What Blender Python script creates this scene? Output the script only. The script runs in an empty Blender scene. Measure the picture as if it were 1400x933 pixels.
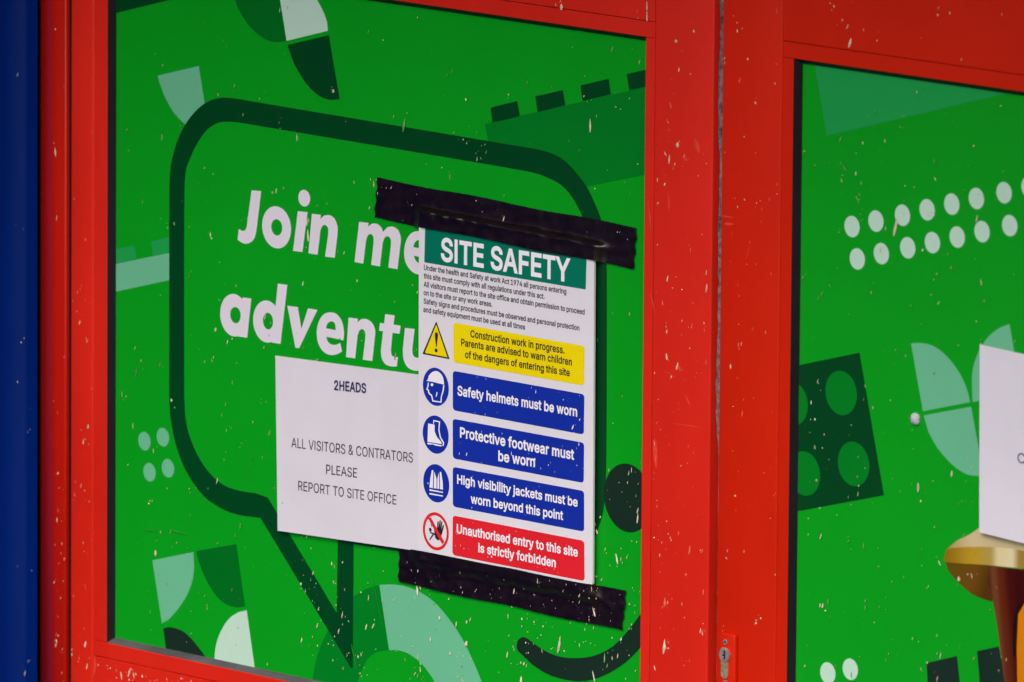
import bpy, bmesh, math, random
from mathutils import Vector, Matrix
from mathutils.geometry import tessellate_polygon, delaunay_2d_cdt

S = bpy.context.scene
COL = S.collection
rnd = random.Random(7)
R = math.radians

# ------------------------------------------------------------------ camera
YAW, PITCH, ROLL, FPX, DIST, Z0 = R(-47.01847), R(-9.05386), R(0.43402), 14922.975, 12.56292, 1.33
cy, sy, cp, sp = math.cos(YAW), math.sin(YAW), math.cos(PITCH), math.sin(PITCH)
FWD = Vector((sy*cp, cy*cp, sp))
RT0 = Vector((cy, -sy, 0)); UP0 = RT0.cross(FWD)
RT = math.cos(ROLL)*RT0 + math.sin(ROLL)*UP0
UP = -math.sin(ROLL)*RT0 + math.cos(ROLL)*UP0
EYE = -DIST*FWD + Vector((0, 0, Z0))
cam = bpy.data.objects.new('camera', bpy.data.cameras.new('camera'))
COL.objects.link(cam)
cam.matrix_world = Matrix(((RT.x, UP.x, -FWD.x, EYE.x), (RT.y, UP.y, -FWD.y, EYE.y), (RT.z, UP.z, -FWD.z, EYE.z), (0, 0, 0, 1)))
cam.data.sensor_width = 36.0
cam.data.lens = FPX/1400*36
cam.data.clip_end = 2000
cam.data.dof.use_dof = True
cam.data.dof.focus_distance = DIST + 0.03
cam.data.dof.aperture_fstop = 9.0
S.camera = cam

# ------------------------------------------------------------------ world, sun, exposure
SUN_EL, SUN_AZ = 50, 150          # degrees; azimuth measured clockwise from +y (the wall faces -y)
w = bpy.data.worlds.new('World'); S.world = w; w.use_nodes = True
nt = w.node_tree
bg = nt.nodes['Background']
sky = nt.nodes.new('ShaderNodeTexSky'); sky.sky_type = 'NISHITA'; sky.sun_disc = False
sky.sun_elevation = R(SUN_EL); sky.sun_rotation = R(SUN_AZ); sky.dust_density = 4.0; sky.ozone_density = 0.6; sky.air_density = 1.0
nt.links.new(sky.outputs[0], bg.inputs[0]); bg.inputs[1].default_value = 0.10
sl = bpy.data.lights.new('sun', 'SUN'); sl.energy = 0.8; sl.angle = R(40); sl.color = (1.0, 0.96, 0.9)
sun = bpy.data.objects.new('sun', sl); COL.objects.link(sun)
d = Vector((math.sin(R(SUN_AZ))*math.cos(R(SUN_EL)), math.cos(R(SUN_AZ))*math.cos(R(SUN_EL)), math.sin(R(SUN_EL))))
sun.rotation_euler = (-d).to_track_quat('-Z', 'Y').to_euler()
S.view_settings.view_transform = 'Standard'; S.view_settings.look = 'None'
S.view_settings.gamma = 1; S.view_settings.use_curve_mapping = False
S.view_settings.exposure = 1.12

# ------------------------------------------------------------------ helpers
def at(px, py, y=0.0):
    """where the line of sight of a survey pixel (1400 x 933 survey) meets the upright plane at depth y"""
    v = FWD*FPX + RT*(px-700) - UP*(py-466.5)
    t = (y-EYE.y)/v.y
    return EYE + v*t
def lin(c):
    c /= 255.0
    return c/12.92 if c <= 0.04045 else ((c+0.055)/1.055)**2.4
GAIN = 1.22
def rgb(r, g, b, k=GAIN):
    return (min(lin(r)*k, .9), min(lin(g)*k, .9), min(lin(b)*k, .9), 1)

def mat(name, col, rough=0.4, spec=0.5, metal=0.0, mottle=0.10, mscale=6.0, dust=0.0, bump=0.0, bscale=60.0, coat=0.0, stretch=(1, 1, 1)):
    m = bpy.data.materials.new(name); m.use_nodes = True
    n = m.node_tree; p = n.nodes['Principled BSDF']
    p.inputs['Roughness'].default_value = rough; p.inputs['Metallic'].default_value = metal
    p.inputs['Specular IOR Level'].default_value = spec*SPEC; p.inputs['Coat Weight'].default_value = coat
    g = n.nodes.new('ShaderNodeNewGeometry')
    mp = n.nodes.new('ShaderNodeMapping'); mp.inputs['Scale'].default_value = stretch
    n.links.new(g.outputs['Position'], mp.inputs['Vector'])
    t = n.nodes.new('ShaderNodeTexNoise'); t.inputs['Scale'].default_value = mscale; t.inputs['Detail'].default_value = 7; t.inputs['Roughness'].default_value = 0.62
    n.links.new(mp.outputs[0], t.inputs['Vector'])
    hi = [min(c*(1+mottle), 1) for c in col[:3]]; lo = [c*(1-mottle) for c in col[:3]]
    if dust:
        hi = [h+(0.55-h)*dust for h in hi]
    rp = n.nodes.new('ShaderNodeValToRGB')
    rp.color_ramp.elements[0].position = 0.3; rp.color_ramp.elements[1].position = 0.72
    rp.color_ramp.elements[0].color = (*lo, 1); rp.color_ramp.elements[1].color = (*hi, 1)
    n.links.new(t.outputs['Fac'], rp.inputs['Fac']); n.links.new(rp.outputs[0], p.inputs['Base Color'])
    mr = n.nodes.new('ShaderNodeMapRange'); mr.inputs['To Min'].default_value = max(rough-0.07, 0.02); mr.inputs['To Max'].default_value = min(rough+0.12, 1)
    n.links.new(t.outputs['Fac'], mr.inputs['Value']); n.links.new(mr.outputs[0], p.inputs['Roughness'])
    if bump:
        b = n.nodes.new('ShaderNodeTexNoise'); b.inputs['Scale'].default_value = bscale; b.inputs['Detail'].default_value = 4
        n.links.new(mp.outputs[0], b.inputs['Vector'])
        bu = n.nodes.new('ShaderNodeBump'); bu.inputs['Strength'].default_value = bump; bu.inputs['Distance'].default_value = 0.002
        n.links.new(b.outputs['Fac'], bu.inputs['Height']); n.links.new(bu.outputs[0], p.inputs['Normal'])
    return m

SPEC = 0.34
M = {}
M['green'] = mat('green_film', rgb(6, 143, 22), 0.34, mottle=.05, mscale=3, bump=.05, bscale=9)
M['dark'] = mat('dark_green_print', rgb(0, 60, 24), 0.34, mottle=.05)
M['mid'] = mat('mid_green_print', rgb(0, 114, 28), 0.34, mottle=.05)
M['deep'] = mat('deep_green_print', rgb(0, 98, 24), 0.34, mottle=.05)
M['teal'] = mat('teal_print', rgb(26, 146, 68), 0.34, mottle=.04)
M['mint'] = mat('mint_print', rgb(96, 170, 132), 0.34, mottle=.04)
M['pale'] = mat('pale_print', rgb(172, 203, 184), 0.34, mottle=.03)
M['white_print'] = mat('white_print', rgb(205, 200, 210), 0.36, mottle=.03)
M['ink_green'] = mat('blackish_green_print', rgb(20, 40, 30), 0.34, mottle=.08)
M['red_left'] = mat('left_door_red_paint', rgb(196, 30, 13), 0.42, mottle=.13, mscale=3, dust=.008, bump=.08, bscale=40, stretch=(1, 1, .5))  # weathered tone, with the leaf's differing reflection put into the colour
M['red'] = mat('red_paint', rgb(188, 28, 1), 0.40, mottle=.12, mscale=3, bump=.06, bscale=40, stretch=(1, 1, .5))
M['red_dark'] = mat('red_frame_paint', rgb(166, 20, 4), 0.30, mottle=.06, mscale=5, stretch=(1, 1, .3))
M['blue'] = mat('blue_paint', rgb(0, 27, 94), 0.30, mottle=.10, mscale=8, stretch=(1, 1, .3))
M['rubber'] = mat('black_rubber', (0.008, 0.008, 0.011, 1), 0.45, mottle=.3)
M['rubber_dusty_lit'] = mat('dusty_lit_grey_rubber', (0.085, 0.08, 0.085, 1), 0.7, mottle=.5, mscale=40, stretch=(.3, 1, 1))  # grey from dust, with light from the sky put into the colour
M['gap'] = mat('gap_shade_black', (0.006, 0.004, 0.005, 1), 0.8)  # near-black that paints in the shade of gaps and recesses
M['brush'] = mat('grey_brush_pile', (0.17, 0.145, 0.155, 1), 0.95, mottle=.8, mscale=130, bump=.8, bscale=400)
M['tape'] = mat('black_gaffer_tape', (0.0070, 0.0016, 0.0030, 1), 0.30, spec=1.8, mottle=.6, mscale=70, bump=.35, bscale=90)
M['board'] = mat('white_sign_board', rgb(206, 203, 209), 0.4, mottle=.025, mscale=12)
M['paper'] = mat('white_laminated_paper', rgb(200, 196, 205), 0.32, mottle=.045, mscale=7)
M['ink'] = mat('black_ink', (0.018, 0.016, 0.018, 1), 0.45)
M['ink_soft'] = mat('grey_ink', (0.045, 0.045, 0.055, 1), 0.45)
M['navy_ink'] = mat('navy_ink', (0.03, 0.035, 0.11, 1), 0.45, mottle=.4, mscale=90)
M['sign_green'] = mat('sign_green_print', rgb(0, 105, 82), 0.38, mottle=.04)
M['sign_yellow'] = mat('sign_yellow_print', rgb(220, 198, 0), 0.38, mottle=.03)
M['sign_blue'] = mat('sign_blue_print', rgb(18, 42, 148), 0.38, mottle=.05)
M['sign_red'] = mat('sign_red_print', rgb(206, 32, 42), 0.38, mottle=.05)
M['sign_white'] = mat('sign_white_print', rgb(220, 217, 225), 0.38, mottle=.02)
M['speck'] = mat('dried_cream_paint', rgb(196, 184, 158), 0.75, mottle=.42, mscale=45)
M['speck_thin'] = mat('thin_smeared_paint', rgb(112, 150, 92), 0.75, mottle=.45, mscale=45)
M['speck_red'] = mat('thin_pink_paint', rgb(212, 92, 74), 0.75, mottle=.3, mscale=300)
M['scuff_green'] = mat('green_scuff', rgb(34, 146, 38), 0.6, mottle=.2, mscale=200)
M['scuff_red'] = mat('red_scuff', rgb(205, 58, 44), 0.6, mottle=.2, mscale=200)
M['putty'] = mat('grey_putty', rgb(176, 178, 186), 0.6, mottle=.15, mscale=150, bump=.3, bscale=300)
M['steel'] = mat('worn_steel', (0.7, 0.67, 0.62, 1), 0.5, metal=1, mottle=.2, mscale=200)
M['brass'] = mat('worn_brass', (0.72, 0.58, 0.36, 1), 0.55, metal=1, mottle=.25, mscale=200)
def mat_print(name, stops, a, b_, rough=.34):
    """a printed picture: ink tones running between two points of the print"""
    m = mat(name, stops[0][1], rough, mottle=.05, mscale=25); n = m.node_tree
    p = n.nodes['Principled BSDF']; g = n.nodes.new('ShaderNodeNewGeometry')
    A = at(*a); d_ = at(*b_)-A; L = d_.length_squared
    s_ = n.nodes.new('ShaderNodeVectorMath'); s_.operation = 'SUBTRACT'; s_.inputs[1].default_value = A; n.links.new(g.outputs['Position'], s_.inputs[0])
    q = n.nodes.new('ShaderNodeVectorMath'); q.operation = 'DOT_PRODUCT'; q.inputs[1].default_value = d_/L; n.links.new(s_.outputs[0], q.inputs[0])
    r = n.nodes.new('ShaderNodeValToRGB'); r.color_ramp.interpolation = 'EASE'
    e = r.color_ramp.elements
    while len(e) < len(stops): e.new(.5)
    for k, (t, c) in enumerate(stops): e[k].position = t; e[k].color = c
    n.links.new(q.outputs['Value'], r.inputs['Fac']); n.links.new(r.outputs[0], p.inputs['Base Color'])
    return m
M['gold_light'] = mat_print('pale_gold_print', [(0, rgb(150, 132, 70)), (.5, rgb(186, 170, 128)), (1, rgb(176, 160, 122))], (1293, 748), (1370, 736))
M['gold'] = mat_print('gold_print', [(0, rgb(128, 98, 14)), (.35, rgb(168, 134, 32)), (.52, rgb(158, 136, 66)), (.62, rgb(198, 184, 138)), (.76, rgb(200, 188, 150)), (.86, rgb(140, 116, 44)), (1, rgb(150, 122, 26))], (1292, 757), (1412, 775))
M['gold_deep'] = mat_print('deep_gold_print', [(0, rgb(88, 66, 6)), (.55, rgb(96, 64, 6)), (1, rgb(72, 44, 2))], (1296, 776), (1350, 815))
M['hair'] = mat_print('brown_print', [(0, rgb(58, 26, 6)), (.22, rgb(100, 54, 28)), (.45, rgb(84, 30, 8)), (.75, rgb(60, 8, 2)), (1, rgb(52, 4, 2))], (1351, 800), (1392, 800))
M['hair_line'] = mat('black_print', rgb(18, 8, 8), 0.34)
M['orange'] = mat('orange_print', rgb(190, 112, 4), 0.34, mottle=.06, mscale=14)
M['paving'] = mat('dark_asphalt', (0.06, 0.058, 0.055, 1), 0.85, mottle=.25, mscale=2, bump=.4, bscale=30)
M['shade_block'] = mat('white_shade_block_paint', (0.45, 0.45, 0.46, 1), 0.6)  # for the unseen overhead block added for shade

def mesh_obj(name, verts, faces, m, parent=None, smooth=False):
    me = bpy.data.meshes.new(name); me.from_pydata([tuple(v) for v in verts], [], faces); me.update()
    if m: me.materials.append(M[m] if isinstance(m, str) else m)
    if smooth:
        for p in me.polygons: p.use_smooth = True
    o = bpy.data.objects.new(name, me); COL.objects.link(o)
    if parent:
        o.parent = parent
        if parent.type == 'EMPTY': o.matrix_parent_inverse = Matrix.Translation(-parent.location)
    return o
def empty(name, loc, label, cat, group=None):
    o = bpy.data.objects.new(name, None); COL.objects.link(o); o.location = loc; o.empty_display_size = .1
    o['label'] = label; o['category'] = cat
    o['kind'] = 'thing'
    if group: o['group'] = group
    return o

class MB:
    def __init__(s): s.v = []; s.f = []
    def add(s, verts, faces):
        b = len(s.v); s.v += [Vector(v) for v in verts]; s.f += [tuple(b+i for i in f) for f in faces]
    def prism(s, loops, y0, y1=None):
        """loops: (u,z) outline plus holes, in the upright plane; from y0 (front) back to y1, or a flat sheet"""
        vl = [[Vector((p[0], p[1], 0)) for p in l] for l in loops]
        flat = [p for l in vl for p in l]
        tr = tessellate_polygon(vl)
        fr = []
        for t in tr:
            a, b, c = [flat[i] for i in t]
            ar = (b-a).cross(c-a).z
            if abs(ar) < 1e-14: continue
            fr.append(tuple(t) if ar > 0 else tuple(reversed(t)))     # normal towards -y
        n = len(flat)
        s_v = [(p.x, y0, p.y) for p in flat]; fs = list(fr)
        if y1 is not None:
            s_v += [(p.x, y1, p.y) for p in flat]
            fs += [tuple(n+i for i in reversed(t)) for t in fr]
            k = 0
            for l in vl:
                m = len(l)
                for i in range(m):
                    fs.append((k+i, k+(i+1) % m, n+k+(i+1) % m, n+k+i))
                k += m
        s.add(s_v, fs)
    def box(s, x0, x1, y0, y1, z0, z1, bev=0.0):
        bm = bmesh.new()
        bmesh.ops.create_cube(bm, size=1)
        for v in bm.verts:
            v.co = Vector(((x0+x1)/2+v.co.x*(x1-x0), (y0+y1)/2+v.co.y*(y1-y0), (z0+z1)/2+v.co.z*(z1-z0)))
        if bev:
            bmesh.ops.bevel(bm, geom=bm.edges[:], offset=bev, segments=3, profile=.5, affect='EDGES')
        bm.verts.index_update()
        s.add([v.co.copy() for v in bm.verts], [[v.index for v in f.verts] for f in bm.faces]); bm.free()
    def build(s, name, m, parent=None, smooth=False):
        o = mesh_obj(name, s.v, s.f, m, parent, smooth)
        bm = bmesh.new(); bm.from_mesh(o.data)
        if any(True for f in bm.faces) and smooth: bmesh.ops.recalc_face_normals(bm, faces=bm.faces)
        bm.to_mesh(o.data); bm.free()
        return o

def Z(x0, y0, k):                       # survey close-up -> survey pixel
    return lambda pts: [(x0+p[0]/k, y0+p[1]/k) for p in pts]
def uv(pts, y):
    out = []
    for p in pts:
        q = at(p[0], p[1], y); out.append((q.x, q.z))
    return out
def smooth(pts, closed=False, n=6):     # Catmull-Rom through the points
    P = list(pts); out = []
    m = len(P)
    rng = range(m if closed else m-1)
    for i in rng:
        if closed: a, b, c, e = P[(i-1) % m], P[i], P[(i+1) % m], P[(i+2) % m]
        else: a, b, c, e = P[max(i-1, 0)], P[i], P[i+1], P[min(i+2, m-1)]
        for k in range(n):
            t = k/n
            out.append(tuple(.5*((2*b[j])+(-a[j]+c[j])*t+(2*a[j]-5*b[j]+4*c[j]-e[j])*t*t+(-a[j]+3*b[j]-3*c[j]+e[j])*t**3) for j in (0, 1)))
    if not closed: out.append(P[-1])
    return out
def ell(cx, cy_, rx, ry, sh=0.0, n=36):
    return [(cx+rx*math.cos(2*math.pi*i/n), cy_+ry*math.sin(2*math.pi*i/n)+sh*rx*math.cos(2*math.pi*i/n)) for i in range(n)]
def disc_uv(px, py, ry, y, n=36, k=1.0):   # a true circle on the wall, ry = half height in survey pixels
    c = at(px, py, y); r = (at(px, py-ry, y)-at(px, py+ry, y)).z/2*0.985*k
    return [(c.x+r*math.cos(2*math.pi*i/n), c.z+r*math.sin(2*math.pi*i/n)) for i in range(n)]
def flat(name, m, loops_px, y, parent, y1=None):
    mb = MB()
    for loops in loops_px:
        mb.prism([uv(l, y) for l in loops], y, y1)
    return mb.build(name, m, parent)
def rounded(quad, r, n=5):              # quad of survey pixels with rounded corners, r as share of short side
    out = []; m = len(quad)
    for i in range(m):
        p = Vector(quad[i]); a = Vector(quad[i-1]); b = Vector(quad[(i+1) % m])
        da = (a-p).normalized()*min(r, (a-p).length/2); db = (b-p).normalized()*min(r, (b-p).length/2)
        for k in range(n+1):
            t = k/n; q = (p+da)*(1-t)**2+2*p*t*(1-t)+(p+db)*t*t; out.append((q.x, q.y))
    return out

# lettering: glyph outlines as drawn data (units: 1/1000 em), fitted to a measured baseline and cap height
GLYPH_R = """
& 448 197,-11 149,-6 108,8 75,31 51,60 35,94 30,133 34,164 44,191 60,215 82,237 108,259 243,365 251,377 256,390 258,405 254,426 243,442 225,453 201,457 185,455 170,449 158,441 149,429 143,415 141,399 143,381 149,365 159,348 188,309 445,-3 362,-4 98,316 84,342 75,369 71,398 75,431 87,460 107,484 132,502 164,514 200,518 236,514 267,502 293,485 312,461 324,434 328,404 325,381 319,360 308,340 294,322 278,305 157,214 130,192 113,172 104,153 101,131 104,109 113,90 127,73 145,61 167,53 193,50 222,54 249,63 275,78 298,98 318,123 332,153 342,187 345,228 412,228 409,179 400,143 388,113 374,90 348,60 336,44 307,20 273,3 235,-7
. 188 95,-9 76,-5 60,6 49,22 45,41 49,60 60,76 76,87 95,91 114,87 131,76 141,60 145,41 141,22 131,6 114,-5
1 453 72,-4 72,59 395,59 395,-4|280,513 280,-4 208,-4 208,444 211,444 82,351 82,429 197,513
4 453 36,101 36,160 245,513 318,513 113,165 113,167 417,167 417,101|278,-4 278,322 347,322 347,-4
7 453 90,-4 319,448 58,448 58,513 395,513 395,448 167,-4
9 453 226,520 272,514 312,498 346,471 371,436 388,394 393,347 389,309 376,268 354,222 318,166 203,-4 123,-4 299,252 314,251 302,231 290,218 275,207 258,198 239,192 218,191 174,196 135,211 103,235 79,267 64,306 59,352 65,398 81,438 107,472 141,498 181,514|226,456 200,453 176,443 157,427 142,405 132,380 129,352 132,323 142,297 157,276 176,261 200,251 226,247 253,251 277,261 296,276 311,297 320,322 323,350 320,380 311,405 296,427 277,443 253,453
A 480 11,-4 199,513 279,513 469,-4 392,-4 283,301 260,371 227,482 250,482 232,418 88,-4|106,138 106,203 374,203 374,138
C 510 267,-11 204,-3 148,21 101,61 66,113 44,178 36,254 44,330 66,395 101,448 148,487 204,511 267,520 305,517 341,508 375,494 405,474 430,450 451,420 467,387 478,344 405,344 397,371 386,392 372,410 355,425 336,437 314,445 291,450 267,452 224,446 186,429 153,401 129,362 113,313 107,254 113,195 129,146 154,108 186,80 224,63 267,57 291,59 314,64 336,72 355,84 372,99 386,117 397,138 405,164 478,164 467,122 452,89 431,59 405,35 375,15 342,1 306,-8
E 419 56,-4 56,513 376,513 376,448 129,448 129,290 359,290 359,225 129,225 129,61 379,61 379,-4
F 410 56,-4 56,513 373,513 373,448 129,448 129,282 350,282 350,217 129,217 129,-4
I 179 49,-4 49,513 118,513 118,-4
L 393 56,-4 56,513 129,513 129,61 365,61 365,-4
N 523 56,-4 56,513 138,513 346,185 356,171 420,52 401,49 398,81 395,513 467,513 467,-4 385,-4 101,455 123,458 129,-4
O 533 267,-11 204,-3 148,21 102,61 66,113 44,178 36,254 44,330 66,395 102,448 148,487 204,511 267,520 330,511 386,487 432,448 467,395 490,330 497,254 490,178 467,113 432,61 386,21 330,-3|267,57 309,63 347,79 380,107 405,146 421,195 426,254 421,314 405,363 380,402 347,429 309,446 267,452 225,446 186,429 154,401 129,363 113,313 107,254 113,195 129,146 154,107 186,80 225,63
P 445 56,-4 56,513 235,513 290,507 334,491 369,465 393,432 408,392 413,348 408,303 393,264 369,230 334,204 290,187 235,182 105,182 105,246 232,246 268,250 295,260 315,275 329,295 338,320 340,348 338,375 329,400 315,420 295,435 267,445 232,448 129,448 129,-4
R 449 56,-4 56,513 236,513 290,508 335,492 369,468 394,435 409,396 413,352 409,308 394,269 369,238 335,214 290,199 236,194 92,194 92,259 233,259 269,262 296,270 316,284 330,302 338,325 341,352 338,380 330,403 316,422 296,436 268,445 233,448 129,448 129,-4|351,-4 223,233 305,233 435,-4
S 447 224,-13 171,-8 126,6 89,28 61,58 42,94 33,141 108,141 114,111 127,90 145,74 168,62 195,56 224,53 256,56 284,64 308,77 326,94 338,115 341,139 338,160 329,176 314,190 294,201 182,236 126,257 83,286 57,325 48,372 54,414 72,450 100,480 136,501 179,515 227,520 275,515 318,501 353,480 380,451 398,417 406,374 334,374 323,410 300,434 266,449 225,454 195,452 169,444 148,432 132,416 122,397 119,376 123,354 134,336 151,323 171,312 213,297 313,267 338,256 361,241 382,222 398,199 409,172 412,139 407,98 390,61 362,30 325,7 279,-8
T 449 28,448 28,513 421,513 421,448 261,448 261,-4 189,-4 189,448
U 517 259,-12 202,-6 152,12 112,40 81,78 62,123 56,173 56,513 128,513 128,178 132,145 144,115 163,90 189,71 221,60 259,56 297,60 329,71 354,90 373,115 385,145 389,178 389,513 461,513 461,173 455,123 436,78 406,40 365,12 316,-6
V 480 201,-4 11,513 87,513 196,208 253,27 229,27 392,513 469,513 281,-4
a 389 160,-13 125,-9 93,1 65,19 44,42 31,72 26,108 30,139 40,163 55,182 75,197 99,207 124,215 251,234 263,238 269,245 269,278 263,295 253,308 238,318 219,325 196,327 171,325 151,319 134,309 121,298 111,285 102,269 35,289 54,324 76,349 102,367 132,379 163,386 194,388 216,387 240,383 264,376 288,364 309,346 326,322 337,291 341,251 341,-4 273,-4 273,48 275,48 267,36 255,22 238,8 217,-3 191,-10|170,49 201,53 226,62 246,77 260,95 269,116 272,138 272,182 261,178 136,155 119,147 107,137 99,123 96,105 98,88 105,75 116,64 131,56 149,51
b 424 230,-12 197,-9 171,0 150,13 135,29 123,44 116,-4 49,-4 49,513 118,513 118,323 116,323 134,348 149,363 170,376 196,385 229,388 275,382 315,364 348,334 373,294 389,245 394,189 389,132 374,83 349,43 315,13 275,-6|220,51 251,55 277,69 297,90 312,118 321,152 324,189 321,227 312,260 298,287 277,308 252,321 220,326 189,321 164,309 143,288 129,261 120,228 117,189 120,150 129,117 144,89 164,68 190,55
c 396 207,-12 158,-6 115,13 79,43 52,83 36,132 30,187 36,244 52,293 79,333 115,363 158,382 207,388 235,387 261,381 285,372 307,359 327,343 343,324 356,302 367,274 300,257 294,275 287,287 278,298 255,315 241,321 225,325 207,326 174,321 148,307 127,285 112,257 103,224 100,187 103,152 112,119 127,91 148,69 174,55 207,50 241,55 256,61 268,69 279,79 288,91 295,104 302,122 368,105 358,76 345,54 328,34 309,18 286,5 262,-5 235,-10
d 424 195,-12 149,-6 109,13 76,43 51,83 35,132 30,189 35,245 51,294 76,334 110,364 150,382 196,388 229,385 255,376 275,363 302,334 308,323 307,323 307,513 376,513 376,-4 309,-4 302,44 290,29 274,13 254,0 228,-9|205,51 235,55 261,68 281,89 296,117 305,150 308,189 305,228 296,261 281,288 261,309 235,321 205,326 173,321 147,308 127,287 112,260 103,227 100,189 103,152 112,118 127,90 148,69 173,55
e 404 212,-12 160,-6 115,13 79,43 52,83 36,131 30,187 35,243 52,291 78,332 113,363 156,382 205,388 237,386 267,378 296,364 322,344 344,317 361,283 372,242 375,194 375,165 71,165 71,225 346,223 306,195 303,237 294,267 280,292 260,310 235,322 205,326 174,322 149,310 128,291 113,268 103,240 100,211 100,178 104,140 114,108 131,83 153,65 180,54 212,50 233,52 252,57 269,64 283,76 294,90 303,110 370,94 357,61 338,36 314,16 284,1 250,-9
f 254 232,383 232,323 2,323 2,383|77,-4 77,432 80,462 92,488 110,508 133,522 160,531 187,534 223,531 248,524 230,463 214,468 195,470 172,467 157,457 149,441 146,418 146,-4
g 425 207,-155 167,-152 133,-143 103,-130 80,-113 61,-93 45,-68 103,-35 113,-50 124,-63 138,-75 156,-85 178,-91 207,-93 248,-88 280,-72 300,-45 307,-5 307,64 308,64 290,39 274,24 254,12 228,4 195,1 150,6 111,23 77,51 52,88 35,135 30,191 35,247 51,295 77,334 110,364 150,382 196,388 229,385 255,376 276,363 291,349 303,334 310,323 309,323 309,383 376,383 376,-9 371,-55 354,-92 327,-120 292,-140 252,-151|205,63 236,67 261,78 281,97 296,123 305,155 308,193 305,230 296,262 282,289 262,309 236,322 205,326 173,321 147,308 127,288 112,261 103,229 100,193 103,156 112,124 127,98 148,79 174,67
h 410 118,226 118,-4 49,-4 49,513 118,513 118,283 96,283 120,335 150,365 186,383 227,388 265,384 297,372 324,351 344,323 357,286 361,241 361,-4 292,-4 292,235 286,273 270,302 244,319 210,325 185,322 163,314 144,300 130,281 121,256
i 167 49,-4 49,383 118,383 118,-4|84,439 66,442 51,452 41,466 37,483 41,500 51,515 66,525 84,528 102,525 117,515 127,500 130,483 127,466 117,452 102,442
k 381 107,129 106,216 119,216 283,383 368,382 186,195 179,195|49,-4 49,513 118,513 118,-4|292,-4 142,186 192,235 379,-3
l 167 49,-4 49,549 118,549 118,-4
m 610 49,-4 49,383 116,383 116,291 102,291 114,325 129,348 148,367 170,380 194,388 219,390 259,384 290,364 312,333 326,291 307,291 318,323 334,346 355,365 379,379 407,387 437,390 469,386 499,375 524,357 544,330 557,296 561,255 561,-4 492,-4 492,253 486,287 470,310 446,322 418,326 396,324 376,316 360,304 349,288 342,269 339,247 339,-4 270,-4 270,259 265,287 250,308 228,322 199,326 179,324 159,317 143,304 129,287 121,265 118,238 118,-4
n 410 118,226 118,-4 49,-4 49,383 116,383 116,283 96,283 120,335 150,365 186,383 227,388 265,384 297,372 324,351 344,323 357,286 361,241 361,-4 292,-4 292,235 286,273 270,302 244,319 210,325 185,322 163,314 144,300 130,281 121,256
o 415 207,-12 158,-6 115,13 79,43 52,83 36,132 30,187 36,244 52,293 79,333 115,363 158,382 207,388 257,382 301,363 336,333 363,293 380,244 385,187 380,132 363,83 336,43 301,13 257,-6|207,50 241,55 268,69 289,91 303,119 312,152 315,187 312,224 303,257 289,285 268,307 241,321 207,326 174,321 148,307 127,285 112,257 103,224 100,187 103,152 112,119 127,91 148,69 174,55
p 424 49,-147 49,383 116,383 134,348 149,363 170,376 196,385 229,388 275,382 315,364 348,334 373,294 389,245 394,189 389,132 374,83 349,43 315,13 275,-6 230,-12 197,-9 171,0 150,13 135,29 123,44 116,55 118,55 118,-147|220,51 251,55 277,69 297,90 312,118 321,152 324,189 321,227 312,260 298,287 277,308 252,321 220,326 189,321 164,309 143,288 129,261 120,228 117,189 120,150 129,117 144,89 164,68 190,55
q 424 376,-147 307,-147 307,55 308,55 290,29 274,13 254,0 228,-9 195,-12 149,-6 109,13 76,43 51,83 35,132 30,189 35,245 51,294 76,334 110,364 150,382 196,388 229,385 255,376 275,363 302,334 309,383 376,383|205,51 235,55 261,68 281,89 296,117 305,150 308,189 305,228 296,261 281,288 261,309 235,321 205,326 173,321 147,308 127,287 112,260 103,227 100,189 103,152 112,118 127,90 148,69 173,55
r 259 49,-4 49,383 116,383 116,325 113,325 127,349 150,371 180,384 213,389 247,388 247,318 207,322 183,319 161,311 143,298 129,281 121,261 118,237 118,-4
s 365 182,-12 144,-9 111,0 82,15 59,35 42,62 30,97 96,111 109,82 126,64 151,53 181,49 216,54 242,66 259,83 264,103 261,119 251,133 235,143 211,151 148,166 102,182 69,205 49,236 43,274 47,306 62,334 84,357 113,374 148,385 187,388 224,385 255,376 281,361 302,342 317,318 329,287 266,273 255,295 240,312 218,324 187,329 157,325 133,314 118,297 113,277 116,260 127,246 145,235 173,227 231,213 276,197 309,174 329,144 335,107 330,74 316,45 292,21 261,3 224,-8
t 227 208,383 208,323 2,323 2,383|61,475 130,475 130,98 132,77 139,64 151,57 170,54 205,58 218,-1 168,-8 123,-2 89,18 68,50 61,93
u 410 182,-9 145,-5 113,7 86,28 66,57 53,94 49,139 49,383 118,383 118,144 123,106 140,78 166,60 200,54 225,57 247,66 266,79 280,99 289,123 292,153 292,383 361,383 361,-4 294,-4 294,96 314,96 289,44 259,14 223,-3
v 389 160,-4 12,383 87,383 181,122 211,17 179,17 220,156 302,383 377,383 229,-4
w 567 135,-4 17,383 90,383 158,138 180,37 160,37 171,91 249,383 320,383 396,92 407,37 386,37 477,383 550,383 432,-4 365,-4 315,171 271,342 296,342 202,-4
y 389 43,-141 59,-81 89,-86 103,-85 116,-80 127,-71 138,-56 147,-34 158,-1 12,383 87,383 181,122 211,17 178,17 220,156 302,383 377,383 208,-60 195,-87 180,-110 162,-127 141,-139 118,-147 77,-149 53,-145
"""
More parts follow.
